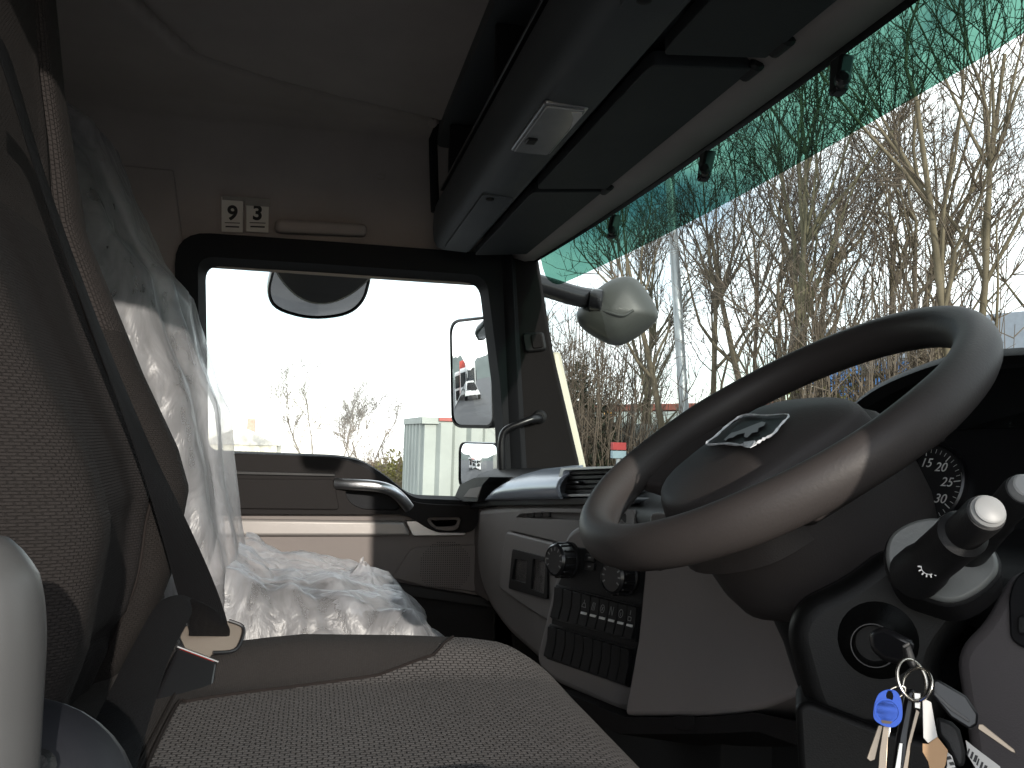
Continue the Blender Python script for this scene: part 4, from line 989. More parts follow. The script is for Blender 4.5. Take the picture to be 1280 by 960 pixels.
# blue key
bkey = empty('blue_key', R_(1110, 880, .66), 'bright blue plastic-headed key hanging on the key ring', 'key', 'keys on the ring')
bo = [(1100, 866), (1110, 862), (1120, 864), (1126, 874), (1128, 890), (1126, 902), (1117, 909), (1104, 907), (1093, 899), (1092, 886), (1095, 874)]
PBK = Plane(R_(1110, 886, .656), -ray(1110, 886))
plate('key_head', PBK, [tuple(p) for p in smooth_line([Vector(PBK.st(*q)) for q in bo], 4, closed=True)], m_blue, bkey, -.005, .003, holes=[[(PBK.st(1112, 870)[0] + .0022 * math.cos(-a), PBK.st(1112, 870)[1] + .0034 * math.sin(-a)) for a in lin(0, 6.283, 13)[:-1]]], bottom=False, bevel=.0015)
lathe('head_emboss', PBK.at(1109, 889) + PBK.n * .0028, PBK.n, [(.0078, 0), (.0078, .0006), (.0068, .0006), (.0066, .0002)], m_blue, bkey, n=28)
slab('head_slot', [(1101, 900), (1116, 902), (1113, 905), (1103, 904)], .6525, .001, mat('slot_brown', srgb(70, 60, 50), .6), bkey, 0)
slab('key_blade', [(1098, 906), (1104, 907), (1094, 950), (1088, 952), (1083, 948)], .664, .0018, m_brass, bkey, .0004)
slab('key_blade', [(1104, 907), (1111, 908), (1107, 985), (1096, 985), (1099, 940)], .658, .0018, m_brass, bkey, .0004)
slab('key_blade', [(1110, 908), (1114, 908), (1112, 922), (1108, 922)], .66, .0018, m_steel, bkey, .0004)
# black fob behind the blue key
fob = empty('black_key_fob', R_(1135, 920, .68), 'long black key fob hanging between the blue key and the white tag', 'key fob', 'keys on the ring')
slab('fob_body', [(1132, 860), (1146, 862), (1146, 880), (1140, 918), (1134, 985), (1112, 985), (1120, 920), (1128, 880)], .682, .010, m_gloss, fob, .003)
slab('key_blade', [(1124, 928), (1129, 929), (1124, 985), (1114, 985)], .678, .0018, m_steel, fob, .0004)
sk = empty('steel_key', R_(1140, 930, .675), 'slim bright steel key behind the white tag', 'key', 'keys on the ring')
slab('key_blade', [(1145, 886), (1150, 890), (1139, 930), (1132, 985), (1124, 985), (1134, 930)], .672, .0016, m_brass, sk, .0004)
slab('key_bow', [(1141, 864), (1152, 866), (1152, 888), (1142, 886)], .674, .003, m_steel, sk, .001)
# white and tan tags
wt = slab('paper_tag', [(1153, 872), (1164, 878), (1170, 912), (1172, 921), (1160, 929), (1154, 922)], .662, .0012, m_tagw, None, .0003)
tag(wt, 'white strip of tag hanging in the middle of the key bunch', 'tag', 'tags on the key ring')
ot = slab('paper_tag', [(1153, 929), (1160, 930), (1171, 920), (1185, 938), (1182, 956), (1168, 985), (1160, 952), (1153, 940)], .664, .0012, m_tago, None, .0003)
tag(ot, 'tan paper tag at the lower end of the white tag', 'tag', 'tags on the key ring')
pt = slab('paper_tag', [(1182, 938), (1190, 945), (1204, 990), (1178, 990), (1184, 956)], .668, .001, m_tagw, None, .0002)
tag(pt, 'printed paper tag showing from behind the tan tag', 'tag', 'tags on the key ring')
for i in range(3):
    slab('printed_line', [(1182 + i * 4, 946 + i * 7), (1188 + i * 3.5, 945 + i * 7), (1190 + i * 3.5, 949 + i * 7), (1184 + i * 4, 950 + i * 7)], .6675, .0004, m_ink, pt, 0)
# flip key pointing right
fk = empty('flip_key', R_(1190, 890, .67), 'black remote key with its blade pointing down to the right', 'key', 'keys on the ring')
slab('key_body', [(1166, 850), (1172, 849), (1208, 870), (1223, 893), (1222, 906), (1212, 912), (1188, 897), (1164, 868)], .668, .011, m_gloss, fk, .0035)
slab('body_seam', [(1168, 864), (1190, 884), (1212, 900), (1211, 903), (1188, 888), (1167, 868)], .6665, .001, m_armr, fk, .0003)
slab('key_blade', [(1223, 905), (1228, 905), (1268, 937), (1270, 942), (1264, 940), (1222, 911)], .667, .0018, m_brass, fk, .0004)
slab('loop_lug', [(1162, 850), (1168, 849), (1168, 866), (1162, 868)], .667, .005, m_black, fk, .001)
df_ = empty('rounded_key_fob', R_(1190, 930, .69), 'rounded black key fob under the flip key', 'key fob', 'keys on the ring')
slab('fob_body', [(1170, 895), (1190, 902), (1200, 912), (1207, 940), (1206, 958), (1196, 960), (1182, 930), (1172, 918)], .685, .010, m_black, df_, .004)
bc = slab('barcode_tag', [(1207, 925), (1218, 934), (1250, 958), (1262, 985), (1235, 985), (1210, 945)], .69, .001, m_tagw, None, .0002)
tag(bc, 'white paper tag with a bar code under the flip key blade', 'tag', 'tags on the key ring')
for i in range(10):
    x, y = 1211 + i * 4, 935 + i * 4.2
    slab('code_bar', [(x, y), (x + 1.6 + (i % 3), y + 1.5), (x - 1 + (i % 3), y + 10), (x - 3, y + 8)], .6895, .0003, m_ink, bc, 0)

# ================================================================== outside mirrors
def convex(name, c, n, up, outline, R, mt, par, rings=10):
    """mirror glass: bulged towards n"""
    n = Vector(n).normalized(); s_ = Vector(up).cross(n).normalized(); t_ = n.cross(s_)
    v = []; f = []; m = len(outline)
    for i in range(1, rings + 1):
        k = i / rings
        for a, b in outline:
            a2, b2 = a * k, b * k
            v.append(Vector(c) + s_ * a2 + t_ * b2 - n * ((a2 * a2 + b2 * b2) / (2 * R)))
    v.append(Vector(c))
    for i in range(rings - 1):
        for q in range(m): f.append((i * m + q, i * m + (q + 1) % m, (i + 1) * m + (q + 1) % m, (i + 1) * m + q))
    for q in range(m): f.append((q, (q + 1) % m, len(v) - 1))
    return mesh(name, v, f, mt, par, ang=180), s_, t_
def mirror_head(par, c, look, outline, R, depth, up=(0, 0, 1), shell=None):
    c = Vector(c); n = ((-c).normalized() + Vector(look).normalized()).normalized()
    g, s_, t_ = convex('mirror_glass', c, n, up, outline, R, m_mirror, par)
    m = len(outline); prof = [(1.0, .004), (1.04, .004), (1.06, -.004), (1.06, -.03), (.98, -depth * .7), (.6, -depth)]
    v = []; f = []
    for k, h in prof:
        for a, b in outline: v.append(c + s_ * a * k + t_ * b * k + n * (h - (a * a + b * b) / (2 * R) * (1 if h > -.02 else .6)))
    for i in range(len(prof) - 1):
        for q in range(m): f.append((i * m + q, i * m + (q + 1) % m, (i + 1) * m + (q + 1) % m, (i + 1) * m + q))
    f.append(tuple((len(prof) - 1) * m + q for q in range(m)))
    mesh('mirror_shell', v, f, shell or m_gloss, par, ang=50)
    return n, s_, t_
def rrect(w, h, r): return rnd([(-w / 2, -h / 2), (w / 2, -h / 2), (w / 2, h / 2), (-w / 2, h / 2)], r, 6)
sm = empty('door_mirror', U(600, 560, 'x', -2.85), 'tall and small black door mirrors outside the front of the passenger window', 'mirror')
mc = U(587, 466, 'x', -2.86); mirror_head(sm, mc, (-.30, -1, -.02), rrect(.20, .35, .04), 1.7, .09)
wc_ = U(595, 583, 'x', -2.84); mirror_head(sm, wc_, (-.34, -1, -.08), rrect(.19, .15, .03), .5, .07)
tube('mirror_arm', smooth_line([U(628, 395, 'x', -2.72), U(624, 400, 'x', -2.84), U(624, 480, 'x', -2.9), U(626, 560, 'x', -2.9), U(628, 600, 'x', -2.84), U(632, 604, 'x', -2.70)], 6), .018, m_gloss, sm, n=12)
km = empty('kerb_mirror', U(400, 350, 'x', -2.8), 'curved kerb mirror hanging outside the top of the passenger window', 'mirror')
kc = U(399, 369, 'x', -2.80)
ko = rnd([(-.150, -.04), (-.12, -.13), (0, -.165), (.12, -.13), (.150, -.04), (.145, .08), (.10, .12), (-.10, .12), (-.145, .08)], .05, 4)
kn_, ks_, kt_ = mirror_head(km, kc, (-.45, .10, -1), ko, .42, .07)
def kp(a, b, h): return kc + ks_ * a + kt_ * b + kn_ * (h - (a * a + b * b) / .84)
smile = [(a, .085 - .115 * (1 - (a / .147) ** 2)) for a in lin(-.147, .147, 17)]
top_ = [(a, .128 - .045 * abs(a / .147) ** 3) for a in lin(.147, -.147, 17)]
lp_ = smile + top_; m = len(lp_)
mesh('reflection_plate', [kp(a, b, .012) for a, b in lp_] + [kp(a, b, .002) for a, b in lp_], [(i, i + 1, m - 2 - i, m - 1 - i) for i in range(16)] + [(i, (i + 1) % m, m + (i + 1) % m, m + i) for i in range(m)], m_gloss, km, ang=60)  # dark plate over the glass stands for the window frame's reflection
tube('reflection_edge', [kp(a, b, .010) for a, b in smile], .004, m_btn, km, n=8)  # pale tube imitates the bright edge of that reflection
tube('mirror_arm', [U(400, 330, 'x', -2.78), U(401, 310, 'x', -2.68), U(402, 300, 'x', -2.6)], .03, m_gloss, km, n=12)
fm = empty('front_mirror', R_(780, 390, 2.9), 'grey-backed front mirror on a black arm outside the windscreen corner', 'mirror')
fdir = R_(772, 388, 2.75)
PF = Plane(fdir, -ray(772, 388) + Vector((.3, -.2, .15)))
fo = [(721, 390), (738, 374), (748, 360), (772, 347), (797, 350), (822, 388), (815, 405), (790, 424), (768, 431), (742, 420), (724, 406)]
base = [Vector(PF.st(*q)) for q in fo]; base = smooth_line(base, 3, closed=True); cc = sum(base, Vector((0, 0))) / len(base)
v = []; f = []; m = len(base)
for k, h in ((.0, .075), (.45, .07), (.75, .055), (.93, .03), (1.0, 0), (1.0, -.03), (.95, -.035)):
    for q in base:
        p = cc + (q - cc) * max(k, .02); v.append(PF.w(p.x, p.y, h))
for i in range(6):
    for q in range(m): f.append((i * m + q, i * m + (q + 1) % m, (i + 1) * m + (q + 1) % m, (i + 1) * m + q))
f.append(tuple(range(m)))
mesh('mirror_shell', v, f, m_mback, fm, ang=60)
mesh('mirror_glass', [PF.w(*(cc + (q - cc) * .93), -.036) for q in base], [tuple(range(m))], m_mirror, fm)
v, f = tube_data(smooth_line([PF.w(*PF.st(752, 391), .065), PF.w(*PF.st(766, 396), .077), PF.w(*PF.st(781, 399), .078), PF.w(*PF.st(793, 392), .07)], 5), .004, 8); mesh('shell_crease', v, f, m_mback, fm)
tube('mirror_arm', smooth_line([R_(660, 352, 2.62), R_(690, 361, 2.66), R_(720, 370, 2.70), R_(745, 374, 2.74)], 5), .032, m_gloss, fm, n=14)
lathe('mirror_joint', R_(745, 376, 2.70), R_(775, 380, 2.70) - R_(745, 376, 2.70), [(.03, -.02), (.036, -.01), (.036, .015), (.030, .02)], m_gloss, fm, n=18)

# ================================================================== trees, hedges, buildings and vehicles outside
m_bark = mat('bark_tan', (.17, .14, .095, 1), .9, spec=.2, grain=.6, grain_s=30, vary=.35, vary_s=3)
m_bark2 = mat('bark_olive', (.15, .135, .085, 1), .9, spec=.2, grain=.6, grain_s=30, vary=.35, vary_s=3)
m_twig = mat('twig_brown', (.15, .118, .09, 1), .9, spec=.2, vary=.3, vary_s=2)
def leaf_mat(name, c):
    m = mat(name, c, .6, spec=.3, vary=.45, vary_s=5); return m
m_ivy = leaf_mat('ivy_leaf', (.035, .042, .022, 1)); m_hedge = leaf_mat('hedge_leaf', (.16, .15, .045, 1)); m_dry = leaf_mat('dry_leaf', (.14, .10, .06, 1))
def grow(seed, H, stems, spread, detail=1.0, thick=0.0):
    rg = random.Random(seed)
    tv, tf, cv, cf = [], [], [], []
    def branch(p, d, L, r, lev):
        ns = 6 if lev == 0 else (5 if lev == 1 else 4 if lev == 2 else 3)
        path = [p]; q = p.copy(); dd = d.copy()
        kids = []
        for i in range(ns):
            jit = .10 if lev == 0 else .20
            dd = (dd + Vector((rg.gauss(0, jit), rg.gauss(0, jit), rg.gauss(0, jit * .6))) + Vector((0, 0, .10 if lev else .03))).normalized()
            q = q + dd * (L / ns); path.append(q.copy()); kids.append((q.copy(), dd.copy(), (i + 1) / ns))
        rad = [r * (1 - .75 * i / ns) + .0018 + thick for i in range(ns + 1)]
        sides = 7 if lev == 0 else 5 if lev == 1 else 3
        if lev <= 1: tube_data(path, rad, sides, v=tv, f=tf, caps=False)
        else: tube_data(path, rad, 3, v=cv, f=cf, caps=False)
        if lev >= 4: return
        n = [9, 7, 5, 3][lev]; n = max(2, int(n * detail * (.8 + .4 * rg.random())))
        for _ in range(n):
            q, dd, s = kids[min(ns - 1, int(rg.triangular(.12 if lev else .3, 1, .8) * ns))]
            a = rg.uniform(0, 6.283); tilt = rg.uniform(.35, .95) if lev else rg.uniform(.25, .75)
            e = dd.cross(Vector((math.cos(a), math.sin(a), .3))).normalized()
            nd = (dd * math.cos(tilt) + e * math.sin(tilt)).normalized()
            branch(q, nd, L * (rg.uniform(.26, .46) if lev == 0 else rg.uniform(.38, .62)) * (1.05 - .2 * s), r * (.42 if lev < 2 else .5) * (1 - .4 * s) + .0004, lev + 1)
    for k in range(stems):
        a = rg.uniform(0, 6.283); t = rg.uniform(.02, spread)
        branch(Vector((.3 * math.cos(a) * (stems > 1), .3 * math.sin(a) * (stems > 1), 0)), Vector((math.sin(t) * math.cos(a), math.sin(t) * math.sin(a), math.cos(t))), H * rg.uniform(.68, .92), .022 + H * .0078 * rg.uniform(.7, 1.3), 0)
    return tv, tf, cv, cf
def raw(name, v, f, mt):
    me = bpy.data.meshes.new(name); me.from_pydata([tuple(q) for q in v], [], f); me.materials.append(mt); me.update()
    me.polygons.foreach_set('use_smooth', [True] * len(me.polygons)); return me
KIND = []
for i, (sd_, st_, sp_) in enumerate(((3, 2, .22), (8, 1, .16), (21, 3, .28), (34, 2, .25))):
    a, b, c, d = grow(sd_, 7.0, st_, sp_)
    KIND.append((raw('trunk', a, b, m_bark if i % 2 == 0 else m_bark2), raw('crown', c, d, m_twig)))
a, b, c, d = grow(5, 7.0, 4, .5, 1.0, .006); m_twig_grey = mat('twig_grey', (.20, .19, .18, 1), .9, spec=.2, vary=.2, vary_s=2); KIND.append((raw('trunk', a, b, m_twig_grey), raw('crown', c, d, m_twig_grey)))
def at_ground(px, r):
    d = ray(px, 560); d = Vector((d.x, d.y, 0)).normalized() * r
    return Vector((d.x, d.y, ground_z(d.x, d.y) - .05))
def place_tree(px, r, kind, s, rz, lab, grp, name='bare_tree', tilt=0):
    p = at_ground(px, r); e = empty(name, p, lab, 'tree', grp); e.rotation_euler = (tilt, 0, rz); e.scale = (s * .92, s * .92, s)
    for me in KIND[kind]:
        o = bpy.data.objects.new(me.name, me); COL.objects.link(o); o.parent = e
    return e
G1 = 'bare trees in front of the truck'
row = [(700, 17.5, 2, .62, .3, 'low bare tree farthest left in the windscreen, just behind the front mirror'),
       (735, 15.5, 0, .72, 1.4, 'bare tree rising between the front mirror and the lamp post'),
       (790, 14.5, 3, .80, 2.6, 'bare tree whose stems start left of the lamp post foot'),
       (822, 16.0, 1, .95, 4.4, 'slim bare tree directly behind the lamp post'),
       (868, 12.6, 0, .98, 5.0, 'forked bare tree just right of the lamp post'),
       (905, 11.6, 2, .90, .7, 'many-stemmed bare tree above the wheel badge'),
       (985, 10.8, 3, .95, 2.2, 'thick-limbed bare tree above the middle of the steering wheel'),
       (1035, 12.2, 0, 1.05, 4.1, 'tall bare tree second from the blue building gap'),
       (1075, 10.6, 2, 1.0, 1.9, 'dense bare tree above the top of the wheel rim'),
       (1215, 11.4, 0, 1.08, 2.9, 'tall bare tree above the instrument hood'),
       (1262, 10.2, 2, 1.02, 3.9, 'bare tree at the right edge of the picture'),
       (1320, 11.0, 1, 1.1, 1.1, 'bare tree cut by the right edge of the picture, tops only')]
for px, r, k, s_, rz, lab in row: place_tree(px, r, k, s_, rz, lab, G1)
place_tree(405, 46, 4, .84, .8, 'small bare tree standing alone in the passenger window', 'bare trees in the passenger window')
place_tree(455, 56, 4, .80, 2.8, 'faint bare tree behind the hedge in the passenger window', 'bare trees in the passenger window')

def bush(name, p, rx, ry, rz_, n, size, mt, lab, seed, twigs=60, cat='bush', grp=None, twm=None):
    rg = random.Random(seed); v, f = [], []
    for _ in range(n):
        while True:
            q = Vector((rg.uniform(-1, 1), rg.uniform(-1, 1), rg.uniform(-.2, 1)))
            l_ = q.length
            if l_ < 1 and rg.random() < .25 + .75 * l_: break
        lump = .75 + .35 * noise.noise(q * 2.2 + Vector((seed, 0, 0)))
        c = Vector((q.x * rx * lump, q.y * ry * lump, q.z * rz_ * lump))
        a = Vector((rg.gauss(0, 1), rg.gauss(0, 1), rg.gauss(0, 1))).normalized(); b = a.orthogonal().normalized(); s = size * rg.uniform(.6, 1.3)
        i0 = len(v); v += [c - a * s, c + b * s * .45, c + a * s, c - b * s * .45]; f.append((i0, i0 + 1, i0 + 2, i0 + 3))
    e = empty(name, p, lab, cat, grp)
    o = bpy.data.objects.new('foliage', raw('foliage', v, f, mt)); COL.objects.link(o); o.parent = e
    tv, tf = [], []
    for _ in range(twigs):
        a = rg.uniform(0, 6.283); r0 = rg.random() ** .5
        s = Vector((rx * .5 * r0 * math.cos(a), ry * .5 * r0 * math.sin(a), 0)); en = Vector((rx * 1.0 * r0 * math.cos(a + .3), ry * r0 * math.sin(a + .3), rz_ * rg.uniform(.7, 1.15)))
        mid = (s + en) / 2 + Vector((rg.gauss(0, .12), rg.gauss(0, .12), .1))
        tube_data([s, mid, en], [.018, .011, .003], 3, v=tv, f=tf, caps=False)
        for _k in range(4):
            b = mid.lerp(en, rg.random()); tube_data([b, b + Vector((rg.gauss(0, .25), rg.gauss(0, .25), rg.uniform(.1, .5)))], [.007, .002], 3, v=tv, f=tf, caps=False)
    o = bpy.data.objects.new('stems', raw('stems', tv, tf, twm or m_twig)); COL.objects.link(o); o.parent = e
    return e
GB = 'bushes in front of the truck'
for i, (px, r, rx, ry, rz_, n, sz, mt, lab) in enumerate([
        (716, 13.0, 1.3, .9, 4.3, 15000, .05, m_ivy, 'dark ivy-leaved bush beside the cream cab edge at the windscreen left'),
        (752, 12.2, 1.1, .9, 3.7, 10000, .05, m_ivy, 'dark leafy bush under the front mirror'),
        (805, 12.0, 1.2, .9, 3.0, 3000, .05, m_dry, 'brown twiggy bush at the foot of the lamp post'),
        (1010, 9.6, 1.0, .7, 4.0, 2600, .06, m_hedge, 'yellow-green bush seen through the gap in the steering wheel'),
        (1080, 9.4, 1.0, .7, 4.0, 2600, .06, m_hedge, 'olive bush in front of the blue building, seen through the wheel'),
        (1150, 9.8, 1.0, .7, 4.3, 1800, .05, m_dry, 'brown brush behind the far rim of the wheel')]):
    bush('bush', at_ground(px, r), rx, ry, rz_, n, sz, mt, lab, 40 + i, grp=GB, twigs=110)
for i, (px, r, rx, rz_, mt, lab) in enumerate([(500, 34, 3.0, 2.9, m_hedge, 'yellow-green hedge bush beside the ribbed container'), (462, 40, 2.6, 2.6, m_dry, 'brown hedge bush below the small bare tree'), (525, 30, 1.6, 1.5, m_ivy, 'dark bush at the left foot of the ribbed container')]):
    bush('hedge_bush', at_ground(px, r), rx, 1.6, rz_, 5000, .10, mt, lab, 60 + i, grp='hedge in the passenger window', twigs=90)

# lamp post
lp = at_ground(858, 11.8); d_ = ray(858, 560); sidev = Vector((-d_.y, d_.x, 0)).normalized()
m_galv = mat('galvanised_steel', (.42, .44, .45, 1), .45, metal=.6, vary=.12, vary_s=4)
post = empty('lamp_post', lp, 'tall galvanised lamp post standing among the bare trees', 'lamp post')
lean = ray(838, 235) * 12.4 - lp
topd = (R_(838, 235, 12.3) - R_(856, 530, 12.0)).normalized()
b0 = R_(856, 530, 12.0); lp0 = b0 + topd * ((GZ - b0.z) / topd.z)
tube('post_shaft', [lp0, lp0 + topd * 1.2, lp0 + topd * 1.25, lp0 + topd * 9], [.095, .095, .072, .05], m_galv, post, n=16)
tube('lamp_arm', [lp0 + topd * 9, lp0 + topd * 9.2 + Vector((.5, -.3, .1))], .03, m_galv, post, n=8)
box('lamp_head', lp0 + topd * 9.2 + Vector((.8, -.5, .12)), (.6, .3, .12), m_galv, post)

def prism_box(name, c, size, rz, mt, par, bevel=.02):
    return box(name, c, size, mt, par, rot=Matrix.Rotation(rz, 3, 'Z'), bevel=bevel)
# ribbed container in the passenger window
m_cont = mat('pale_container_paint', (.30, .33, .31, 1), .55, vary=.15, vary_s=1.2)
ca = U(530, 560, 'x', -12.5); cyaw = math.radians(8)
ctn = empty('ribbed_container', (ca.x, ca.y + 3, GZ), 'pale grey ribbed metal container beyond the door mirrors', 'container')
def rib(i, t):
    y = ca.y + i * .055; k = (i // 4) % 2; off = .10 if k else 0
    return (ca.x + off + (i * .055) * .04, y, GZ + .15 + t * 2.50)
grid('ribbed_side', rib, list(range(110)), [0, 1], m_cont, ctn, ang=20)
def ribe(i, t):
    x = ca.x - i * .055; k = (i // 4) % 2
    return (x, ca.y - (.04 if k else 0), GZ + .15 + t * 2.50)
grid('ribbed_end', ribe, list(range(46)), [0, 1], m_cont, ctn, ang=20)
box('top_rail', (ca.x - .0, ca.y + 3.0, GZ + 2.68), (.12, 6.1, .10), m_cont, ctn)
box('top_rail', (ca.x - 1.2, ca.y, GZ + 2.68), (2.4, .12, .10), m_cont, ctn)
box('roof_sheet', (ca.x - 1.2, ca.y + 3.0, GZ + 2.66), (2.4, 6.0, .04), m_cont, ctn)
box('corner_marker', (ca.x + .07, ca.y + .3, GZ + 2.70), (.05, .22, .05), mat('marker_red', (.30, .06, .05, 1), .5), ctn)
# pale building far left in the passenger window
m_rend = mat('cream_render', (.72, .68, .56, 1), .8, vary=.06); m_tile = mat('roof_tiles', (.52, .50, .46, 1), .8, vary=.2, vary_s=3)
bp = at_ground(305, 62); bl = empty('cream_building', bp, 'cream rendered building at the left of the passenger window', 'building')
H = 60 * -.008 - bp.z
box('wall', (bp.x, bp.y, bp.z + H / 2 - .6), (9, 4.6, H), m_rend, bl)
zt = bp.z + H - .6
mesh('roof', [(bp.x - 4.6, bp.y - 2.5, zt), (bp.x + 4.6, bp.y - 2.5, zt), (bp.x + 4.6, bp.y + 2.5, zt), (bp.x - 4.6, bp.y + 2.5, zt), (bp.x - 4.6, bp.y, zt + 1.1), (bp.x + 4.6, bp.y, zt + 1.1)], [(0, 1, 5, 4), (2, 3, 4, 5), (1, 2, 5), (3, 0, 4)], m_tile, bl, smooth=False)
for k in (-1.2, 1.1):
    w = box('window', (bp.x + 4.52, bp.y + k, zt - 1.4), (.08, .9, 1.1), m_gloss, bl); box('sill', (bp.x + 4.58, bp.y + k, zt - 2.0), (.12, 1.1, .08), m_rend, w)
box('chimney', (bp.x, bp.y + .4, zt + 1.2), (.7, .5, 1.0), mat('chimney_brick', (.40, .30, .24, 1), .85, vary=.2), bl)
# long pale trailer behind the bushes, with a red-brown stripe
m_tr = mat('trailer_side', (.55, .60, .55, 1), .45, vary=.08, vary_s=1)
t0, t1 = R_(735, 520, 24) , R_(1010, 505, 19)
def trailer():
    a = Vector((t0.x, t0.y, 0)); b = Vector((t1.x, t1.y, 0)); u_ = (b - a).normalized(); n_ = Vector((-u_.y, u_.x, 0)); yaw = math.atan2(u_.y, u_.x); c = (a + b) / 2; L_ = (b - a).length
    if n_.dot(c) < 0: n_ = -n_
    e = empty('box_trailer', (c.x, c.y, GZ), 'long pale box trailer with a red-brown top stripe behind the bushes', 'trailer')
    prism_box('trailer_body', c + n_ * 1.2 + Vector((0, 0, GZ + 2.05)), (L_, 2.4, 2.3), yaw, m_tr, e)
    prism_box('top_stripe', c + n_ * 1.2 + Vector((0, 0, GZ + 3.30)), (L_ + .06, 2.46, .17), yaw, mat('stripe_red_brown', (.28, .08, .05, 1), .6, vary=.2), e)
    prism_box('side_rail', c - n_ * .04 + Vector((0, 0, GZ + .98)), (L_, .06, .16), yaw, m_galv, e)
    for k in (-.35, -.22, .38):
        wv = lathe('wheel', c + u_ * (k * L_) - n_ * .02 + Vector((0, 0, GZ + .48)), n_, [(.48, 0), (.5, .05), (.5, .3), (.48, .34)], m_rubber, e, n=24)
        lathe('wheel_hub', c + u_ * (k * L_) - n_ * .04 + Vector((0, 0, GZ + .48)), n_, [(.2, 0), (.26, .06), (.26, .1)], m_galv, wv, n=20)
    lamp_m = bpy.data.materials.new('amber_marker'); lamp_m.use_nodes = True; bb = lamp_m.node_tree.nodes['Principled BSDF']; bb.inputs['Base Color'].default_value = (1, .45, .05, 1); bb.inputs['Emission Color'].default_value = (1, .45, .06, 1); bb.inputs['Emission Strength'].default_value = 2.5
    q = R_(760, 518, 22.2); lathe('marker_lamp', q, (1, 0, 0), [(.03, -.06), (.09, -.04), (.09, .04), (.03, .06)], lamp_m, e, n=14)
trailer()
# blue clad building behind the trees at right
m_bluec = mat('blue_cladding', (.05, .17, .42, 1), .5, vary=.12, vary_s=1.5); m_bgrey = mat('grey_cladding', (.30, .33, .38, 1), .5, vary=.1)
b0_, b1_ = R_(1015, 480, 30), R_(1420, 430, 26)
a = Vector((b0_.x, b0_.y, 0)); b = Vector((b1_.x, b1_.y, 0)); u_ = (b - a).normalized(); n_ = Vector((-u_.y, u_.x, 0)); n_ = n_ if n_.dot(a) > 0 else -n_; yaw = math.atan2(u_.y, u_.x); L_ = (b - a).length; c = (a + b) / 2
bb_ = empty('blue_building', (c.x, c.y, GZ), 'bright blue clad shed behind the trees, seen through the steering wheel', 'building')
prism_box('grey_upper_wall', c + n_ * 3 + Vector((0, 0, 3.1)), (L_, 6, 1.2), yaw, m_bgrey, bb_)
np_ = 12
for k in range(np_):
    prism_box('cladding_panel', c + u_ * ((k + .5) / np_ - .5) * L_ + n_ * .15 + Vector((0, 0, 0)), (L_ / np_ - .03, .3, 5.2), yaw, m_bluec, bb_, bevel=.015)
prism_box('base_wall', c + n_ * 3 + Vector((0, 0, 0)), (L_ - .1, 5.4, 5.0), yaw, m_bluec, bb_)
# small red and pale panel low among the bushes
rp = R_(773, 563, 10.6)
rs = empty('warning_panel', rp, 'small red and pale blue panel low among the bushes', 'panel')
prism_box('red_half', rp + Vector((0, 0, .05)), (.05, .20, .09), .3, mat('faded_red', (.36, .05, .05, 1), .5), rs, bevel=.004)
prism_box('pale_half', rp + Vector((0, 0, -.05)), (.05, .20, .09), .3, mat('pale_blue', (.25, .34, .38, 1), .5), rs, bevel=.004)
prism_box('panel_leg', rp + Vector((0, 0, (GZ - rp.z) / 2 - .05)), (.04, .04, rp.z - GZ - .1), .3, m_galv, rs, bevel=.003)
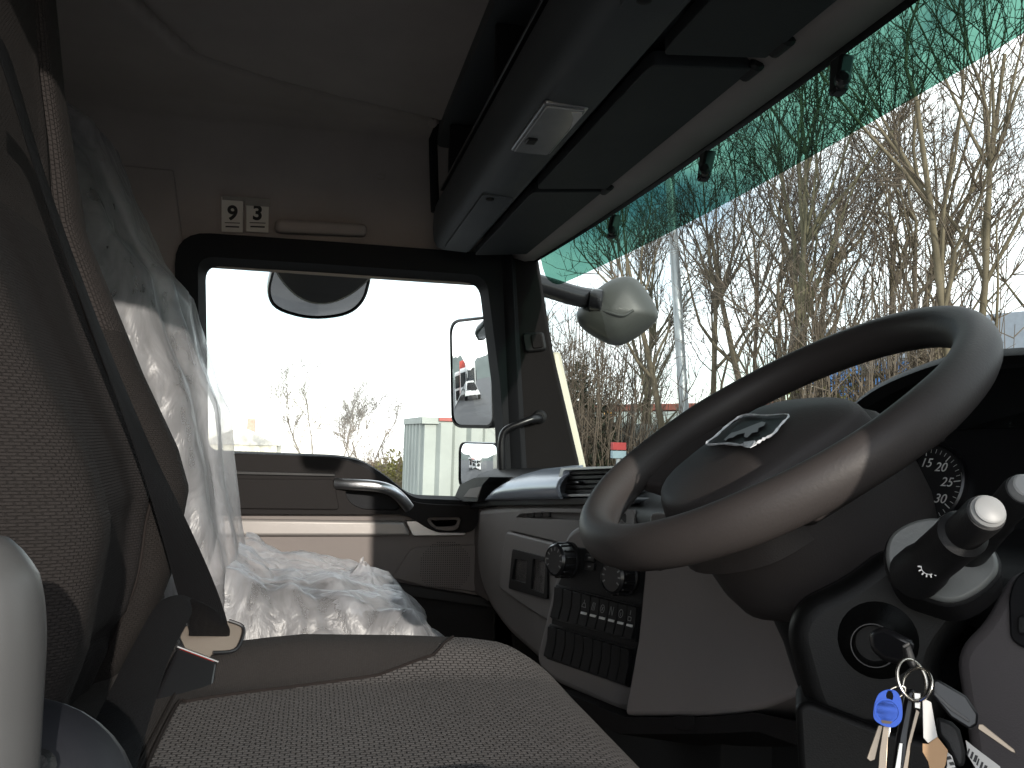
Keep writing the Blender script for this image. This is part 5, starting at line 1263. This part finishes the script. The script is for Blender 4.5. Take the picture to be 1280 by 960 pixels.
# parked lorries behind, seen only in the door mirrors
m_lw = mat('lorry_white', (.75, .76, .75, 1), .35, coat=.4, vary=.04); m_lg = mat('lorry_glass', (.02, .025, .03, 1), .08, vary=.02)
def lorry(x, y, lab, body, tone, yaw=0.):
    e = empty('parked_lorry', (0, 0, 0), lab, 'lorry', 'lorries parked behind, in the mirrors')
    def B(n, c, s, m, par, **k): return box(n, c, s, m, par, **k)
    ch = B('chassis', (0, -3.2, .85), (.9, 8.6, .3), m_rubber, e)
    cb = B('cab', (0, 0, 1.95), (2.4, 1.9, 2.3), m_lw, e, bevel=.14, seg=4)
    B('windscreen', (0, .96, 2.35), (2.1, .05, .95), m_lg, cb); B('grille', (0, .97, 1.35), (1.7, .05, .7), m_black, cb); B('bumper', (0, .98, .75), (2.4, .25, .45), m_lw, cb, bevel=.05)
    for s_ in (-1, 1):
        B('side_window', (s_ * 1.2, .2, 2.4), (.05, .9, .75), m_lg, cb); B('headlight', (s_ * .9, 1.0, .95), (.4, .12, .2), m_btn, cb); B('mirror', (s_ * 1.42, .85, 2.3), (.22, .12, .6), m_gloss, cb)
        for yy in (0, -4.6, -5.9):
            w = lathe('wheel', (s_ * 1.0, yy, .5), (1, 0, 0), [(.46, -.16), (.5, -.13), (.5, .13), (.46, .16)], m_rubber, e, n=22); lathe('wheel_hub', (s_ * 1.12, yy, .5), (s_, 0, 0), [(.25, 0), (.25, .06), (.12, .08)], m_galv, w, n=18)
    if body: B('load_body', (0, -4.3, 2.35), (2.5, 6.2, 2.6), tone, e, bevel=.03)
    else: B('flat_bed', (0, -4.3, 1.15), (2.5, 6.2, .3), tone, e, bevel=.02)
    e.location = (x, y, ground_z(x, y)); e.rotation_euler[2] = yaw
m_stripe = mat('lorry_red_body', (.45, .07, .05, 1), .5)
lorry(-9.3, -22, 'white lorry with a plain white load body, nearest in the door mirrors', True, m_lw, math.radians(-25))
lorry(-13.0, -25, 'white lorry with a red load body in the door mirrors', True, m_stripe, math.radians(-25))
lorry(-17, -28, 'white flat-bed lorry farthest left in the door mirrors', False, m_galv, math.radians(-25))
# far wooded hill, a soft grey-green rise
hx = []
m_hill = mat('far_hill', (.10, .12, .11, 1), .95, vary=.3, vary_s=.02)
hp_ = [(-2.2, .015), (-1.6, .03), (-1.0, .045), (-.5, .035), (.2, .02)]
hv, hf = [], []
for i in range(60):
    a = math.radians(190 + i * 2.0); r = 420
    h = 10 + 9 * noise.noise(Vector((i * .13, 0, 3))) + 4 * noise.noise(Vector((i * .5, 0, 1)))
    for k, (rr_, hh) in enumerate(((-60, -16), (0, h), (90, -20))): hv.append(((r + rr_) * math.cos(a), (r + rr_) * math.sin(a), hh))
for i in range(59):
    for k in range(2): hf.append((i * 3 + k, i * 3 + 3 + k, i * 3 + 4 + k, i * 3 + k + 1))
tag(mesh('hills', hv, hf, m_hill, ang=180), kind='structure')
